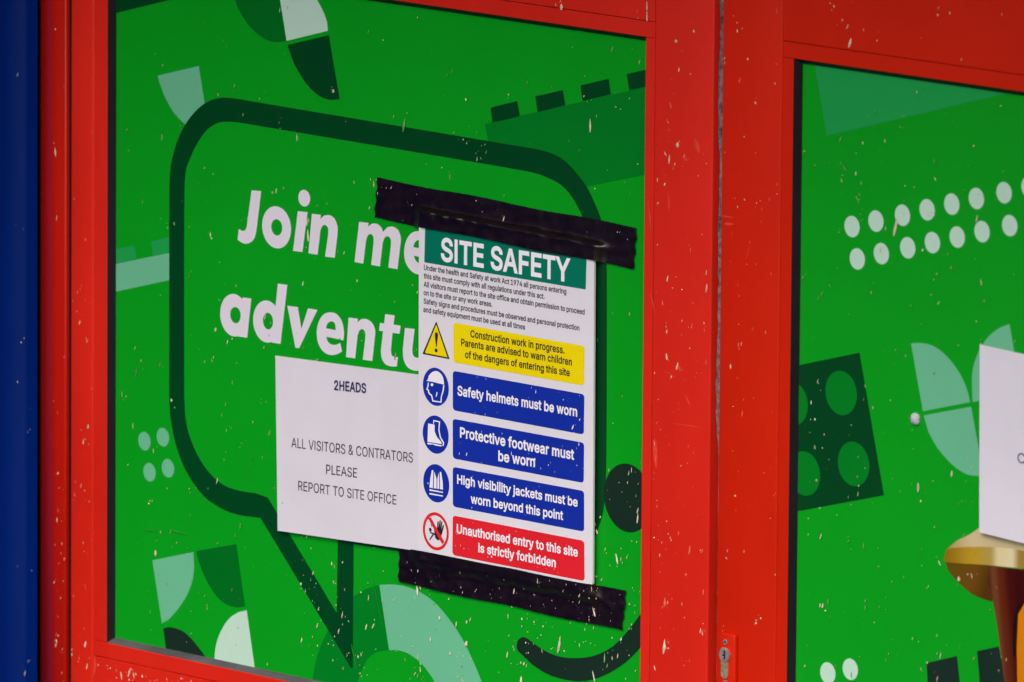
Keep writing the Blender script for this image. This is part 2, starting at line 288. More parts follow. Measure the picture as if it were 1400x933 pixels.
GLYPH_M = """
& 448 197,-26 146,-21 102,-5 65,19 38,52 21,90 15,133 19,168 31,198 49,225 72,248 99,271 205,350 238,384 243,404 240,420 232,431 220,439 201,442 188,440 177,436 168,430 162,422 158,411 156,399 158,385 163,371 171,356 472,-16 355,-19 106,281 86,308 70,336 60,366 56,399 61,435 74,468 96,495 126,516 161,528 200,533 240,528 274,516 303,496 325,469 338,438 343,405 340,378 333,354 321,332 306,312 288,294 268,278 166,203 141,182 126,164 119,148 116,131 119,113 125,98 137,85 152,74 171,68 193,66 219,68 243,77 266,90 287,108 305,131 318,158 327,189 331,243 428,243 424,177 415,138 402,106 386,81 347,33 316,7 278,-11 237,-22
. 188 95,-24 70,-19 49,-5 35,16 30,41 35,66 49,87 70,101 95,106 120,101 141,87 156,66 160,41 156,16 141,-5 120,-19
1 453 57,-19 57,74 410,74 410,-19|295,528 295,-19 193,-19 193,429 216,429 69,324 67,436 192,528
4 453 21,86 21,164 236,528 344,528 128,161 128,182 432,182 432,86|263,-19 263,337 362,337 362,-19
7 453 66,-19 304,453 304,433 43,433 43,528 410,528 410,444 177,-19
9 453 226,535 276,529 320,511 357,482 385,443 402,398 408,347 404,305 390,263 367,215 331,158 210,-19 97,-18 292,267 340,266 314,222 300,207 283,194 264,184 242,178 218,176 170,181 128,197 93,224 66,260 50,303 44,352 50,401 68,446 96,483 133,511 177,529|226,441 204,438 184,430 168,416 155,398 147,377 144,352 147,326 155,304 168,287 184,274 204,265 226,263 249,265 269,274 285,287 298,304 306,325 308,350 306,376 297,398 285,416 269,430 249,438
A 480 -11,-19 188,528 289,528 490,-19 382,-19 207,497 271,497 99,-19|91,123 91,218 389,218 389,123
C 510 267,-26 200,-17 140,9 90,51 52,107 29,175 21,254 29,333 52,402 90,458 140,500 200,526 267,535 308,532 346,522 382,507 414,486 442,460 464,428 481,392 497,329 394,329 383,366 373,384 361,400 346,413 329,423 310,431 289,435 268,437 228,431 194,416 165,391 142,356 128,310 123,254 128,198 142,153 165,118 194,93 228,77 268,72 289,74 310,78 329,86 346,96 361,109 373,125 383,143 394,179 497,179 481,117 465,81 442,49 414,23 382,2 347,-13 308,-23
E 419 41,-19 41,528 391,528 391,433 144,433 144,305 374,305 374,210 144,210 144,76 394,76 394,-19
F 410 41,-19 41,528 388,528 388,433 144,433 144,297 365,297 365,202 144,202 144,-19
I 179 34,-19 34,528 133,528 133,-19
L 393 41,-19 41,528 144,528 144,76 380,76 380,-19
N 523 41,-19 41,528 147,528 418,90 442,40 388,32 383,80 380,528 482,528 482,-19 376,-19 147,344 132,372 77,467 137,476 144,-19
O 533 267,-26 200,-17 140,9 90,51 53,107 29,175 21,254 29,333 53,402 90,458 140,500 200,526 267,535 334,526 394,500 443,458 481,402 504,333 512,254 504,175 481,107 443,51 394,9 334,-17|267,72 305,77 339,92 368,117 391,152 406,198 411,254 406,311 391,356 368,392 339,416 305,432 267,437 229,432 194,416 165,391 143,356 128,310 123,254 128,198 143,153 165,117 194,92 229,77
P 445 41,-19 41,528 236,528 293,522 342,504 380,476 407,439 423,395 428,348 423,300 407,256 380,219 342,190 293,172 236,167 90,167 90,261 232,261 264,265 288,273 304,286 316,302 323,323 325,348 323,372 316,393 304,409 288,422 264,430 231,433 144,433 144,-19
R 449 41,-19 41,528 237,528 294,522 342,506 380,478 407,442 423,400 428,352 423,305 407,262 380,227 341,200 293,184 237,179 77,179 77,274 233,274 266,277 289,284 306,295 317,310 324,329 326,352 324,376 317,396 306,411 289,422 265,430 232,433 144,433 144,-19|342,-19 198,248 314,248 460,-19
S 447 224,-28 168,-23 120,-8 79,16 48,49 28,89 15,156 120,156 128,117 138,100 153,87 173,77 197,70 224,68 253,71 279,78 299,89 314,104 323,120 326,139 324,155 317,167 305,177 288,187 265,196 178,221 119,244 73,276 43,319 33,372 39,419 59,459 90,491 130,515 176,530 227,535 278,530 324,515 363,491 393,460 412,422 423,359 323,359 310,402 291,422 262,435 225,439 198,437 175,430 157,420 144,407 137,392 134,376 137,359 145,346 159,335 177,325 269,298 319,281 345,269 370,253 393,232 411,207 423,175 427,138 421,94 403,53 372,19 331,-7 282,-23
T 449 13,433 13,528 436,528 436,433 276,433 276,-19 174,-19 174,433
U 517 259,-27 198,-21 145,-2 101,29 68,70 48,119 41,172 41,528 143,528 143,179 147,148 157,123 174,101 196,85 224,74 259,71 293,74 322,85 344,101 360,122 370,148 374,179 374,528 476,528 476,172 470,119 449,70 416,29 372,-2 319,-21
V 480 191,-19 -11,528 98,528 273,12 209,12 261,182 381,528 490,528 291,-19
a 389 160,-28 122,-24 86,-12 56,7 31,34 16,68 11,108 15,142 27,171 45,193 68,210 94,221 121,229 148,235 247,248 255,274 250,287 242,297 231,305 216,310 196,312 174,310 157,305 142,297 131,288 123,277 110,251 13,280 41,333 66,360 95,380 127,394 161,401 194,403 218,402 243,398 270,390 296,376 320,356 339,329 352,294 356,252 356,-19 258,-19 258,33 283,33 265,11 246,-4 222,-17 193,-25|170,64 197,67 219,76 235,88 247,103 254,120 257,139 258,156 279,169 159,146 141,141 127,134 118,127 113,118 111,105 113,93 117,84 125,76 137,70 152,66
b 424 230,-27 194,-24 164,-13 141,2 123,19 108,40 131,40 131,-19 34,-19 34,528 133,528 133,338 108,338 123,358 140,375 163,390 193,400 229,404 279,397 323,377 360,344 387,301 404,248 409,189 404,129 387,77 360,33 324,0 280,-21|220,66 247,70 268,81 285,99 298,124 306,154 309,189 306,224 298,254 285,278 268,296 247,307 220,311 194,307 172,296 156,279 143,256 135,226 132,189 135,153 143,122 156,98 173,80 194,70
c 396 207,-27 154,-21 107,0 68,33 39,77 21,129 15,187 21,247 39,300 68,343 107,376 154,397 207,404 237,401 265,395 292,385 316,372 337,354 355,333 370,309 387,264 291,239 280,268 275,278 267,288 248,302 236,307 223,310 208,311 179,307 157,295 139,276 126,251 118,221 115,187 118,154 126,124 139,100 157,81 179,70 208,66 223,67 237,70 249,75 259,81 268,89 276,99 282,110 292,140 388,116 371,70 357,45 339,24 317,6 293,-9 266,-19 237,-25
d 424 195,-27 145,-21 101,0 64,33 37,76 21,129 15,189 21,248 37,301 65,344 101,377 146,397 195,404 232,400 261,390 284,375 302,358 317,338 292,338 292,528 391,528 391,-19 294,-19 294,40 317,40 301,19 284,2 261,-13 231,-24|205,66 231,70 252,80 269,98 282,122 290,153 293,189 290,226 282,256 269,279 252,296 231,307 205,311 177,307 156,296 139,278 126,254 118,224 115,189 118,154 126,124 139,99 157,81 178,70
e 404 212,-27 156,-21 107,0 67,33 38,76 21,128 15,187 21,246 38,298 66,342 105,376 152,397 205,404 239,401 272,392 304,377 333,355 357,325 375,289 386,245 390,195 390,150 56,150 56,240 374,232 293,169 288,234 280,261 268,282 252,298 231,308 205,311 179,308 157,297 139,282 126,261 118,237 115,210 115,178 118,143 128,115 142,93 161,78 184,69 213,65 231,67 247,71 261,77 272,86 281,98 295,128 391,104 370,54 349,26 322,4 290,-13 253,-24
f 254 247,398 247,308 -13,308 -13,398|62,-19 62,433 66,467 80,496 101,520 127,536 157,546 187,549 208,548 240,542 266,533 240,445 196,455 178,452 169,447 163,437 161,417 161,-19
g 425 207,-170 165,-167 128,-158 96,-143 70,-124 49,-102 24,-63 107,-16 125,-41 135,-52 147,-62 162,-71 181,-76 206,-78 243,-73 270,-60 286,-39 292,-4 292,49 316,49 301,29 283,12 260,-2 231,-11 195,-14 147,-8 103,10 66,40 38,82 21,132 15,191 21,250 38,302 65,344 102,377 146,397 196,404 232,400 262,390 285,375 302,359 318,338 294,338 294,398 391,398 391,-10 385,-59 366,-101 336,-132 298,-154 254,-166|205,78 232,82 253,91 270,107 282,129 290,157 293,193 291,227 282,257 270,280 253,297 232,307 205,311 178,307 156,296 139,279 126,255 118,226 115,193 118,159 126,130 139,108 156,92 178,82
h 410 133,226 133,-19 34,-19 34,528 133,528 133,268 72,268 108,343 141,378 182,397 227,404 268,399 304,385 335,362 358,329 372,289 376,241 376,-19 277,-19 277,234 272,268 259,291 238,305 209,310 189,308 170,301 155,289 143,274 135,253
i 167 34,-19 34,398 133,398 133,-19|84,424 60,428 40,441 27,460 22,483 27,507 40,526 60,539 84,543 107,539 127,526 141,507 146,483 141,460 127,441 107,428
k 381 95,102 91,231 113,231 276,398 395,394 192,180 185,180|34,-19 34,528 133,528 133,-19|285,-19 122,187 193,257 406,-17
l 167 34,-19 34,564 133,564 133,-19
m 610 34,-19 34,398 131,398 131,276 80,276 101,332 118,358 139,379 164,393 191,402 220,405 264,398 300,375 326,340 347,276 285,276 305,329 323,356 346,377 373,392 404,402 437,405 473,401 506,389 535,367 557,338 571,300 576,256 576,-19 477,-19 477,252 472,282 460,298 441,308 418,311 399,309 384,303 371,294 362,281 356,266 354,246 354,-19 255,-19 255,258 251,281 240,297 222,307 199,311 182,309 167,303 153,293 142,280 135,262 133,237 133,-19
n 410 133,226 133,-19 34,-19 34,398 131,398 131,268 72,268 108,343 141,378 182,397 227,404 268,399 304,385 335,362 358,329 372,289 376,241 376,-19 277,-19 277,234 272,268 259,291 238,305 209,310 189,308 170,301 155,289 143,274 135,253
o 415 207,-27 154,-21 107,0 68,33 39,77 21,129 15,187 21,247 39,300 68,343 107,376 154,397 207,404 261,397 309,376 348,343 377,299 394,247 400,187 394,129 377,77 348,33 309,0 261,-21|207,66 236,70 259,81 276,100 289,124 297,154 300,187 297,221 289,251 276,276 259,295 236,307 207,311 179,307 157,295 139,276 126,251 118,221 115,187 118,154 126,124 139,100 157,81 179,70
p 424 34,-162 34,398 131,398 131,338 108,338 123,358 140,375 163,390 193,400 229,404 279,397 323,377 360,344 387,301 404,248 409,189 404,129 387,77 360,33 324,0 280,-21 230,-27 194,-24 164,-13 141,2 124,19 108,40 133,40 133,-162|220,66 247,70 268,81 285,99 298,124 306,154 309,189 306,224 298,254 285,278 268,296 247,307 220,311 194,307 172,296 156,279 143,256 135,226 132,189 135,153 143,122 156,98 173,80 194,70
q 424 391,-162 292,-162 292,40 317,40 301,19 284,2 261,-13 231,-24 195,-27 145,-21 101,0 64,33 37,76 21,129 15,189 21,248 37,301 65,344 101,377 146,397 195,404 232,400 261,390 284,375 317,338 294,338 294,398 391,398|205,66 231,70 252,80 269,98 282,122 290,153 293,189 290,226 282,256 269,279 252,296 231,307 205,311 177,307 156,296 139,278 126,254 118,224 115,189 118,154 126,124 139,99 157,81 178,70
r 259 34,-19 34,398 131,398 131,340 104,340 115,359 142,383 175,399 212,404 262,402 262,300 208,307 186,304 168,298 153,287 142,274 135,257 133,236 133,-19
s 365 182,-27 142,-24 105,-14 73,2 47,25 28,55 11,108 105,128 121,90 135,76 155,68 181,65 212,68 233,78 245,90 249,103 247,113 241,122 228,130 207,137 144,152 95,169 58,195 35,230 28,274 33,310 49,343 75,369 107,388 145,400 187,404 227,400 261,390 290,374 314,351 331,325 350,276 257,255 242,287 230,301 213,310 187,313 162,310 142,301 131,290 128,277 130,266 137,258 151,249 177,241 235,228 283,211 320,185 343,149 350,107 345,69 328,36 302,9 267,-11 227,-23
t 227 223,398 223,308 -13,308 -13,398|46,490 145,490 145,99 147,82 151,75 156,71 171,69 217,75 235,-12 207,-20 167,-23 118,-16 79,7 54,45 46,91
u 410 183,-24 142,-20 106,-6 75,17 52,50 38,91 34,138 34,398 133,398 133,145 138,111 151,88 172,74 201,69 221,72 240,79 255,90 266,106 274,127 277,154 277,398 376,398 376,-19 279,-19 279,111 337,111 302,36 268,1 228,-18
v 389 149,-19 -10,398 98,398 195,127 231,2 159,2 194,127 292,398 399,398 239,-19
w 567 123,-19 -3,398 101,398 199,22 141,22 167,139 238,398 331,398 426,22 368,22 466,398 570,398 444,-19 354,-19 252,357 315,357 213,-19
y 389 25,-151 48,-64 89,-71 100,-70 108,-67 116,-61 124,-49 133,-29 142,-2 -10,398 98,398 195,126 231,2 158,2 194,127 292,398 399,398 222,-65 208,-95 191,-119 171,-139 147,-153 121,-161 92,-164 76,-164 61,-162
"""
GLYPH_B = """
2 453 40,-24 40,57 274,311 289,336 293,348 296,371 295,385 292,396 287,406 281,414 263,427 251,432 238,435 208,434 195,431 174,420 166,412 155,391 152,377 149,338 40,338 44,395 52,426 65,455 84,480 106,501 132,518 161,530 192,537 225,540 258,537 289,530 317,518 342,501 364,481 382,458 395,431 403,403 405,373 404,351 400,330 393,309 384,288 355,244 336,220 177,51 177,81 413,81 413,-24
A 480 -18,-24 185,533 293,533 497,-24 378,-24 200,502 277,502 102,-24|86,118 86,223 394,223 394,118
D 502 220,-24 72,-24 72,81 214,81 250,83 281,90 306,102 327,117 344,136 357,159 367,187 373,219 375,255 373,291 367,323 357,350 344,374 327,392 307,407 283,418 254,425 220,428 69,428 69,533 226,533 276,529 323,518 365,499 401,473 431,441 455,402 472,358 482,309 486,255 482,202 472,152 455,108 431,69 400,36 362,10 319,-9 272,-20|149,533 149,-24 36,-24 36,533
E 419 36,-24 36,533 396,533 396,428 149,428 149,310 379,310 379,205 149,205 149,81 399,81 399,-24
F 410 36,-24 36,533 393,533 393,428 149,428 149,302 370,302 370,197 149,197 149,-24
H 517 36,-24 36,533 149,533 149,313 368,313 368,533 481,533 481,-24 368,-24 368,208 149,208 149,-24
I 179 29,-24 29,533 138,533 138,-24
P 445 36,-24 36,533 236,533 275,530 312,522 344,509 371,490 394,467 411,441 423,412 430,381 433,348 430,315 423,284 411,254 394,228 371,205 344,186 312,172 276,164 236,162 85,162 85,266 232,266 272,271 285,277 296,285 305,294 311,304 316,317 319,332 320,348 319,364 316,378 311,391 305,401 296,410 285,417 272,423 254,427 149,428 149,-24
S 447 224,-33 185,-31 150,-24 118,-13 89,3 64,23 44,46 29,73 19,103 10,161 125,161 131,125 135,113 142,103 162,87 175,81 206,74 224,73 243,74 261,77 291,89 302,97 317,117 320,127 321,139 318,157 307,170 272,189 177,216 135,230 99,249 69,272 46,300 32,335 28,372 31,405 40,435 55,462 75,485 100,504 128,520 159,531 192,537 227,540 263,537 296,531 326,519 354,504 377,485 397,463 412,437 421,409 428,354 318,354 309,392 301,406 288,418 271,427 250,432 225,434 207,433 177,426 155,412 148,404 143,395 140,386 139,376 140,365 143,357 167,336 321,286 339,278 373,257 389,243 403,227 416,209 425,188 431,164 432,138 430,107 421,78 407,50 387,26 362,5 333,-11 300,-23 264,-31
T 449 8,428 8,533 441,533 441,428 281,428 281,-24 169,-24 169,428
U 517 259,-32 217,-29 178,-21 143,-6 112,14 85,38 64,68 48,100 39,135 36,172 36,533 148,533 148,179 150,159 154,141 162,125 171,111 184,99 199,89 216,82 236,77 259,76 282,77 302,82 319,89 334,99 346,111 356,125 363,141 367,159 369,179 369,533 481,533 481,172 478,135 469,100 453,68 432,39 406,14 375,-6 339,-21 301,-29
Y 472 179,-24 179,201 -26,532 105,533 285,206 188,206 220,285 368,533 497,532 292,201 292,-24
a 389 160,-33 133,-31 108,-26 84,-17 62,-4 43,12 27,31 16,54 9,80 6,108 8,132 13,154 23,173 35,190 49,203 66,214 101,229 215,249 251,254 249,278 236,296 220,304 196,307 169,304 141,290 125,271 113,245 7,276 30,325 45,346 63,364 83,379 104,390 126,398 149,404 171,407 210,408 263,398 299,381 316,368 331,351 344,331 353,308 359,281 361,252 361,-24 253,-24 253,28 286,28 279,18 269,7 256,-4 241,-13 224,-21 205,-28|170,69 203,74 216,80 227,87 243,105 248,116 252,139 255,146 285,167 276,162 133,132 119,119 116,105 118,91 125,82
b 424 230,-32 204,-31 182,-26 162,-18 145,-8 131,4 105,35 136,35 136,-24 29,-24 29,533 138,533 138,343 105,343 119,361 130,373 144,384 161,394 181,402 204,407 229,408 264,405 296,396 326,381 352,360 374,333 392,303 404,268 412,230 414,189 412,147 404,109 392,74 374,44 353,17 327,-4 297,-20 264,-29|220,71 238,73 252,77 265,85 276,95 286,109 293,125 299,145 303,166 304,189 303,213 299,234 294,252 286,269 276,282 265,292 253,300 238,304 220,306 203,304 188,300 175,293 164,283 155,270 147,254 138,214 137,189 138,165 142,143 148,124 155,108 165,95 176,84 189,77 203,72
c 396 207,-32 170,-29 136,-20 104,-4 76,17 53,44 34,74 21,109 13,147 10,187 13,229 21,267 34,302 53,333 76,359 104,380 136,396 170,405 207,408 228,408 248,405 285,394 302,386 319,376 334,364 347,351 370,320 378,302 393,260 287,233 261,287 249,296 208,306 188,304 173,299 160,291 148,280 139,266 131,250 125,231 120,187 125,145 131,126 139,110 148,96 160,85 173,77 188,72 208,70 279,116 288,146 394,119 380,77 361,42 349,27 304,-9 268,-24 228,-31
d 424 195,-32 160,-29 128,-20 98,-4 72,17 50,44 33,74 20,109 13,147 10,189 13,230 20,268 33,303 51,333 72,360 99,381 128,396 161,405 195,408 221,407 244,402 264,394 280,384 294,373 320,343 287,343 287,533 396,533 396,-24 289,-24 289,35 320,35 294,3 280,-8 263,-18 243,-26 220,-31|205,71 222,72 236,77 249,84 260,94 269,108 277,124 283,143 288,189 283,235 277,254 270,270 260,283 249,293 237,300 222,304 205,306 187,304 172,300 159,292 148,282 139,269 131,252 125,234 120,189 125,145 131,125 139,109 148,95 172,77 187,73
e 404 212,-32 173,-29 137,-20 104,-4 76,17 53,43 34,74 21,109 13,146 10,187 13,227 20,265 34,300 52,331 75,358 102,380 133,396 168,405 205,408 228,407 251,403 274,397 296,387 317,374 336,358 353,339 368,316 380,290 388,261 393,229 395,194 395,145 51,145 51,245 384,235 288,159 284,223 281,242 276,259 268,273 259,285 249,294 237,301 222,305 205,306 188,305 173,300 160,293 148,284 138,273 125,244 121,228 121,154 126,134 132,117 141,103 151,91 163,82 178,76 194,72 213,70 245,75 262,84 274,96 279,104 292,134 397,108 380,62 368,41 352,23 334,6 314,-7 291,-18 267,-26 240,-31
f 254 252,403 252,303 -18,303 -18,403|57,-24 57,433 59,456 65,479 76,499 90,516 106,530 125,541 145,548 166,552 187,554 202,554 272,536 244,439 183,449 169,439 167,431 166,418 166,-24
g 425 207,-175 178,-173 151,-169 126,-162 104,-153 84,-142 66,-128 39,-97 17,-60 109,-9 154,-61 175,-70 206,-73 231,-71 251,-65 267,-56 278,-44 285,-28 287,-4 287,44 319,44 305,25 279,3 263,-6 243,-14 220,-18 195,-19 161,-17 130,-8 100,6 74,26 52,50 34,79 20,113 13,150 10,191 13,232 20,269 33,304 51,334 73,360 99,381 129,396 161,405 196,408 221,407 244,402 264,394 281,385 295,374 321,343 289,343 289,403 396,403 396,-10 394,-44 385,-76 370,-103 350,-126 327,-145 300,-158 270,-167 239,-173|205,83 223,85 238,89 250,95 261,104 270,116 278,130 284,148 287,169 288,193 287,216 284,237 278,255 270,270 261,283 250,293 237,300 223,304 205,306 187,304 172,300 159,292 148,282 139,269 131,253 125,235 120,193 125,150 131,132 139,117 148,105 159,96 172,89 187,85
h 410 138,226 138,-24 29,-24 29,533 138,533 138,263 66,263 94,330 114,360 138,382 166,397 195,406 227,409 256,406 282,400 307,390 329,375 347,355 362,332 373,304 379,274 381,241 381,-24 272,-24 272,234 270,258 264,275 255,288 244,297 229,303 210,305 196,304 184,301 172,296 163,290 154,281 147,271 142,259 139,244
i 167 29,-24 29,403 138,403 138,-24|84,419 67,421 51,427 37,437 26,450 19,466 17,483 19,500 26,516 37,529 51,540 67,546 84,548 101,546 117,540 131,529 141,516 148,500 151,483 148,466 141,450 130,437 117,427 101,421
j 167 29,403 138,403 138,-31 136,-55 132,-79 123,-101 111,-121 95,-137 76,-150 54,-160 30,-165 5,-167 -34,-167 -34,-63 12,-62 22,-56 25,-51 29,-28|83,419 66,421 51,427 37,437 26,450 19,466 17,483 19,500 26,516 37,529 51,540 66,546 83,548 100,546 116,540 130,529 141,516 148,500 150,483 148,466 141,450 130,437 116,427 100,421
k 381 91,93 86,236 110,236 274,403 404,398 194,175 187,175|29,-24 29,533 138,533 138,-24|282,-24 116,188 193,265 415,-21
l 167 29,-24 29,569 138,569 138,-24
m 610 29,-24 29,403 136,403 136,271 74,271 92,324 101,344 114,361 128,376 145,388 162,398 181,405 200,409 220,410 251,407 280,396 304,378 323,355 336,329 353,271 279,271 296,322 306,341 319,359 334,374 352,387 371,397 392,404 414,409 437,410 462,408 486,403 508,393 529,379 547,362 562,340 573,315 579,286 581,256 581,-24 472,-24 472,252 470,273 465,286 457,294 446,301 433,305 406,306 395,303 386,299 372,287 363,270 360,259 359,246 359,-24 250,-24 250,258 248,274 244,284 237,293 226,300 214,305 189,306 169,299 160,293 153,286 142,267 139,254 138,237 138,-24
n 410 138,226 138,-24 29,-24 29,403 136,403 136,263 66,263 94,330 114,360 138,382 166,397 195,406 227,409 256,406 282,400 307,390 329,375 347,355 362,332 373,305 379,274 381,241 381,-24 272,-24 272,234 270,258 264,275 255,288 244,297 229,303 210,305 196,304 184,301 172,296 163,290 154,281 147,271 142,259 139,244
o 415 207,-32 170,-29 136,-20 104,-4 76,17 53,44 34,74 21,109 13,147 10,187 13,229 21,267 34,302 53,333 76,359 104,380 136,396 170,405 207,409 245,405 280,396 311,380 339,359 362,333 381,302 394,267 402,229 405,187 402,147 394,109 381,74 362,44 339,17 311,-4 280,-20 245,-29|207,71 227,72 242,77 256,85 267,96 277,110 285,126 294,166 295,187 294,210 285,249 277,266 267,280 256,291 242,299 227,304 207,306 188,304 173,299 160,291 148,280 139,266 131,250 125,231 120,187 125,145 131,126 139,110 148,96 160,85 173,77 188,72
p 424 29,-167 29,403 136,403 136,343 105,343 130,373 144,384 161,394 181,402 204,407 229,408 264,405 296,396 326,381 352,360 374,333 392,303 404,268 412,230 414,189 412,147 404,109 392,74 374,44 353,17 327,-4 297,-20 264,-29 230,-32 204,-31 182,-26 162,-18 145,-8 131,4 105,35 138,35 138,-167|220,71 238,73 252,77 265,85 276,95 286,109 293,125 299,145 303,166 304,189 303,213 299,234 294,252 286,269 276,282 265,292 253,300 238,304 220,306 203,304 188,300 175,293 164,283 155,270 147,254 138,214 137,189 138,165 142,143 148,124 155,108 165,95 176,84 189,77 203,72
r 259 29,-24 29,403 136,403 136,345 100,345 104,352 119,371 139,387 162,399 187,407 212,409 267,407 267,294 227,301 193,301 181,298 170,293 153,280 146,271 139,250 138,236 138,-24
s 365 182,-32 154,-31 128,-26 104,-19 81,-8 61,5 44,22 29,42 19,65 6,112 110,134 122,98 129,88 138,80 149,75 164,71 181,69 202,71 218,75 230,82 239,90 244,103 241,114 231,123 221,128 143,147 109,157 79,172 55,191 37,215 26,243 23,274 25,300 33,324 45,346 62,364 82,380 105,392 131,401 158,407 187,408 215,407 240,402 263,395 284,384 302,370 318,354 330,337 340,317 356,272 254,249 241,280 235,289 227,297 218,303 205,307 187,308 170,307 156,303 145,297 138,290 134,284 133,277 136,266 147,257 160,251 236,232 270,222 300,207 324,188 341,164 352,137 355,107 353,80 345,56 332,33 315,13 294,-3 269,-16 242,-25 213,-30
t 227 228,403 228,303 -18,303 -18,403|41,495 150,495 150,99 151,87 156,76 170,74 220,81 241,-15 195,-27 133,-25 102,-14 75,4 56,29 44,59 41,92
u 410 183,-29 154,-27 128,-21 103,-10 81,5 63,24 48,48 37,75 31,105 29,138 29,403 138,403 138,145 140,122 146,104 155,92 166,82 181,76 201,74 214,75 226,78 237,83 247,90 255,98 262,108 271,135 272,153 272,403 381,403 381,-24 274,-24 274,116 343,116 315,49 295,19 271,-3 244,-18 214,-26
v 389 146,-24 -17,403 101,403 238,-3 152,-3 288,403 406,403 243,-24
w 567 120,-24 -10,403 105,403 192,80 205,17 135,17 234,403 335,403 432,17 361,17 410,220 462,403 577,403 447,-24 350,-24 246,362 321,362 217,-24
y 389 19,-154 44,-58 93,-66 104,-64 113,-57 123,-41 137,-2 -17,403 101,403 238,-3 152,-3 288,403 406,403 226,-67 207,-106 195,-122 181,-137 166,-149 149,-158 131,-164 112,-168
"""
def winding(p, loops):
    n = 0
    for l in loops:
        for i in range(len(l)):
            a, b = l[i-1], l[i]
            side = (b[0]-a[0])*(p[1]-a[1])-(p[0]-a[0])*(b[1]-a[1])
            if a[1] <= p[1] < b[1] and side > 0: n += 1
            elif b[1] <= p[1] < a[1] and side < 0: n -= 1
    return n
def parse_glyphs(src):
    G = {}
    for line in src.strip().split('\n'):
        ch, adv, rest = line.split(' ', 2)
        loops = [[tuple(map(int, p.split(','))) for p in l.split(' ')] for l in rest.split('|') if l.count(',') > 2]
        vs = [Vector(p) for l in loops for p in l]; es = []; k = 0
        for l in loops:
            es += [(k+i, k+(i+1) % len(l)) for i in range(len(l))]; k += len(l)
        ov, oe, of, *_ = delaunay_2d_cdt(vs, es, [], 0, 1e-4)
        tri = []
        for f in of:
            if winding(sum((ov[q] for q in f), Vector((0, 0)))/len(f), loops):
                a, b, c = (ov[q] for q in f[:3])
                tri.append(tuple(f) if (b-a).cross(c-a) > 0 else tuple(reversed(f)))
        G[ch] = (int(adv), [(v.x, v.y) for v in ov], tri)
    return G
G_R, G_M, G_B = parse_glyphs(GLYPH_R), parse_glyphs(GLYPH_M), parse_glyphs(GLYPH_B)
def text_line(mb, txt, p0, p1, cap, y, bold=0):
    """p0, p1: survey pixels of the baseline ends; cap: capital height in survey pixels"""
    G = (G_R, G_M, G_B)[bold]
    x = 0; pts = []; fs = []
    for ch in txt:
        if ch == ' ': x += 192; continue
        adv, vs, tri = G[ch]; k = len(pts)
        pts += [(p[0]+x, p[1]) for p in vs]; fs += [tuple(k+q for q in t) for t in tri]
        x += adv+(3, 8, 10)[bold]
    x0 = min(p[0] for p in pts); x1 = max(p[0] for p in pts)
    A = at(*p0, y); B = at(*p1, y); H = (at(p0[0], p0[1]-cap, y)-A).z; dx = B-A
    mb.add([(A.x+dx.x*(p[0]-x0)/(x1-x0), y, A.z+dx.z*(p[0]-x0)/(x1-x0)+H*p[1]/509) for p in pts], fs)

# dried splashes of paint: small domed drops, mostly running downwards
def drop(mb, u, z, y, w_, h_, ang, hgt):
    n = 9; vs = []
    for i in range(n):
        t = 2*math.pi*i/n
        x = math.cos(t)*w_/2; q = math.sin(t)*h_/2
        if q > 0: x *= 1-0.62*(q/(h_/2))
        j = 1+rnd.uniform(-.18, .18); x *= j
        vs.append((u+x*math.cos(ang)-q*math.sin(ang), y, z+x*math.sin(ang)+q*math.cos(ang)))
    vs.append((u-h_*.1*-math.sin(ang)*0, y-hgt, z-h_*.12))
    mb.add(vs, [(i, (i+1) % n, n) for i in range(n)])
def specks(parent, m, region, y, count, size=1.0, bias=1.0, depth=None, streak=.42, name='paint_specks', inside=None, flip=False):
    """region: survey-pixel rectangle; bias > 1 puts more of them low down"""
    mb = MB(); n = 0; tries = 0
    while n < count and tries < count*40:
        tries += 1
        px = rnd.uniform(region[0], region[2]); t = rnd.random()**(1.0/bias); py = region[1]+(region[3]-region[1])*t
        k = rnd.choice((1, 1, 1, 1, 2, 3))
        for _ in range(k):
            qx = px+rnd.gauss(0, 5)*(k > 1); qy = py+rnd.gauss(0, 9)*(k > 1)
            if not (region[0] <= qx <= region[2] and region[1] <= qy <= region[3]): continue
            if inside and not inside(qx, qy): continue
            p = at(qx, qy, y)
            s = min(max(rnd.lognormvariate(-0.42, .55), .3), 2.9)*size
            ww = .00165*s; hh = ww*(rnd.uniform(2.4, 5.6) if rnd.random() < streak else rnd.uniform(.9, 1.9))
            drop(mb, p.x, p.z, y, ww, hh, rnd.gauss(-.12, .22) if rnd.random() < .9 else rnd.uniform(-.9, .9), .0003*s)
            n += 1
    o = mb.build(name, m, parent); o['kind'] = 'stuff'
    return o
def scuff(mb, pts, y, wd):
    P = [at(*p, y) for p in smooth(pts, False, 5)]; vs = []; fs = []
    for i, p in enumerate(P):
        a = P[max(i-1, 0)]; b = P[min(i+1, len(P)-1)]; t = (b-a).normalized(); nrm = Vector((-t.z, 0, t.x))
        ww = wd*math.sin(math.pi*(i+.3)/(len(P)-.4))*rnd.uniform(.6, 1)
        vs += [p+nrm*ww/2, p-nrm*ww/2]
    for i in range(len(P)-1): fs.append((2*i, 2*i+2, 2*i+3, 2*i+1))
    mb.add(vs, fs)

# ------------------------------------------------------------------ setting
g = mesh_obj('ground', [(-600, -600, 0), (600, -600, 0), (600, 600, 0), (-600, 600, 0)], [(0, 1, 2, 3)], 'paving'); g['kind'] = 'structure'

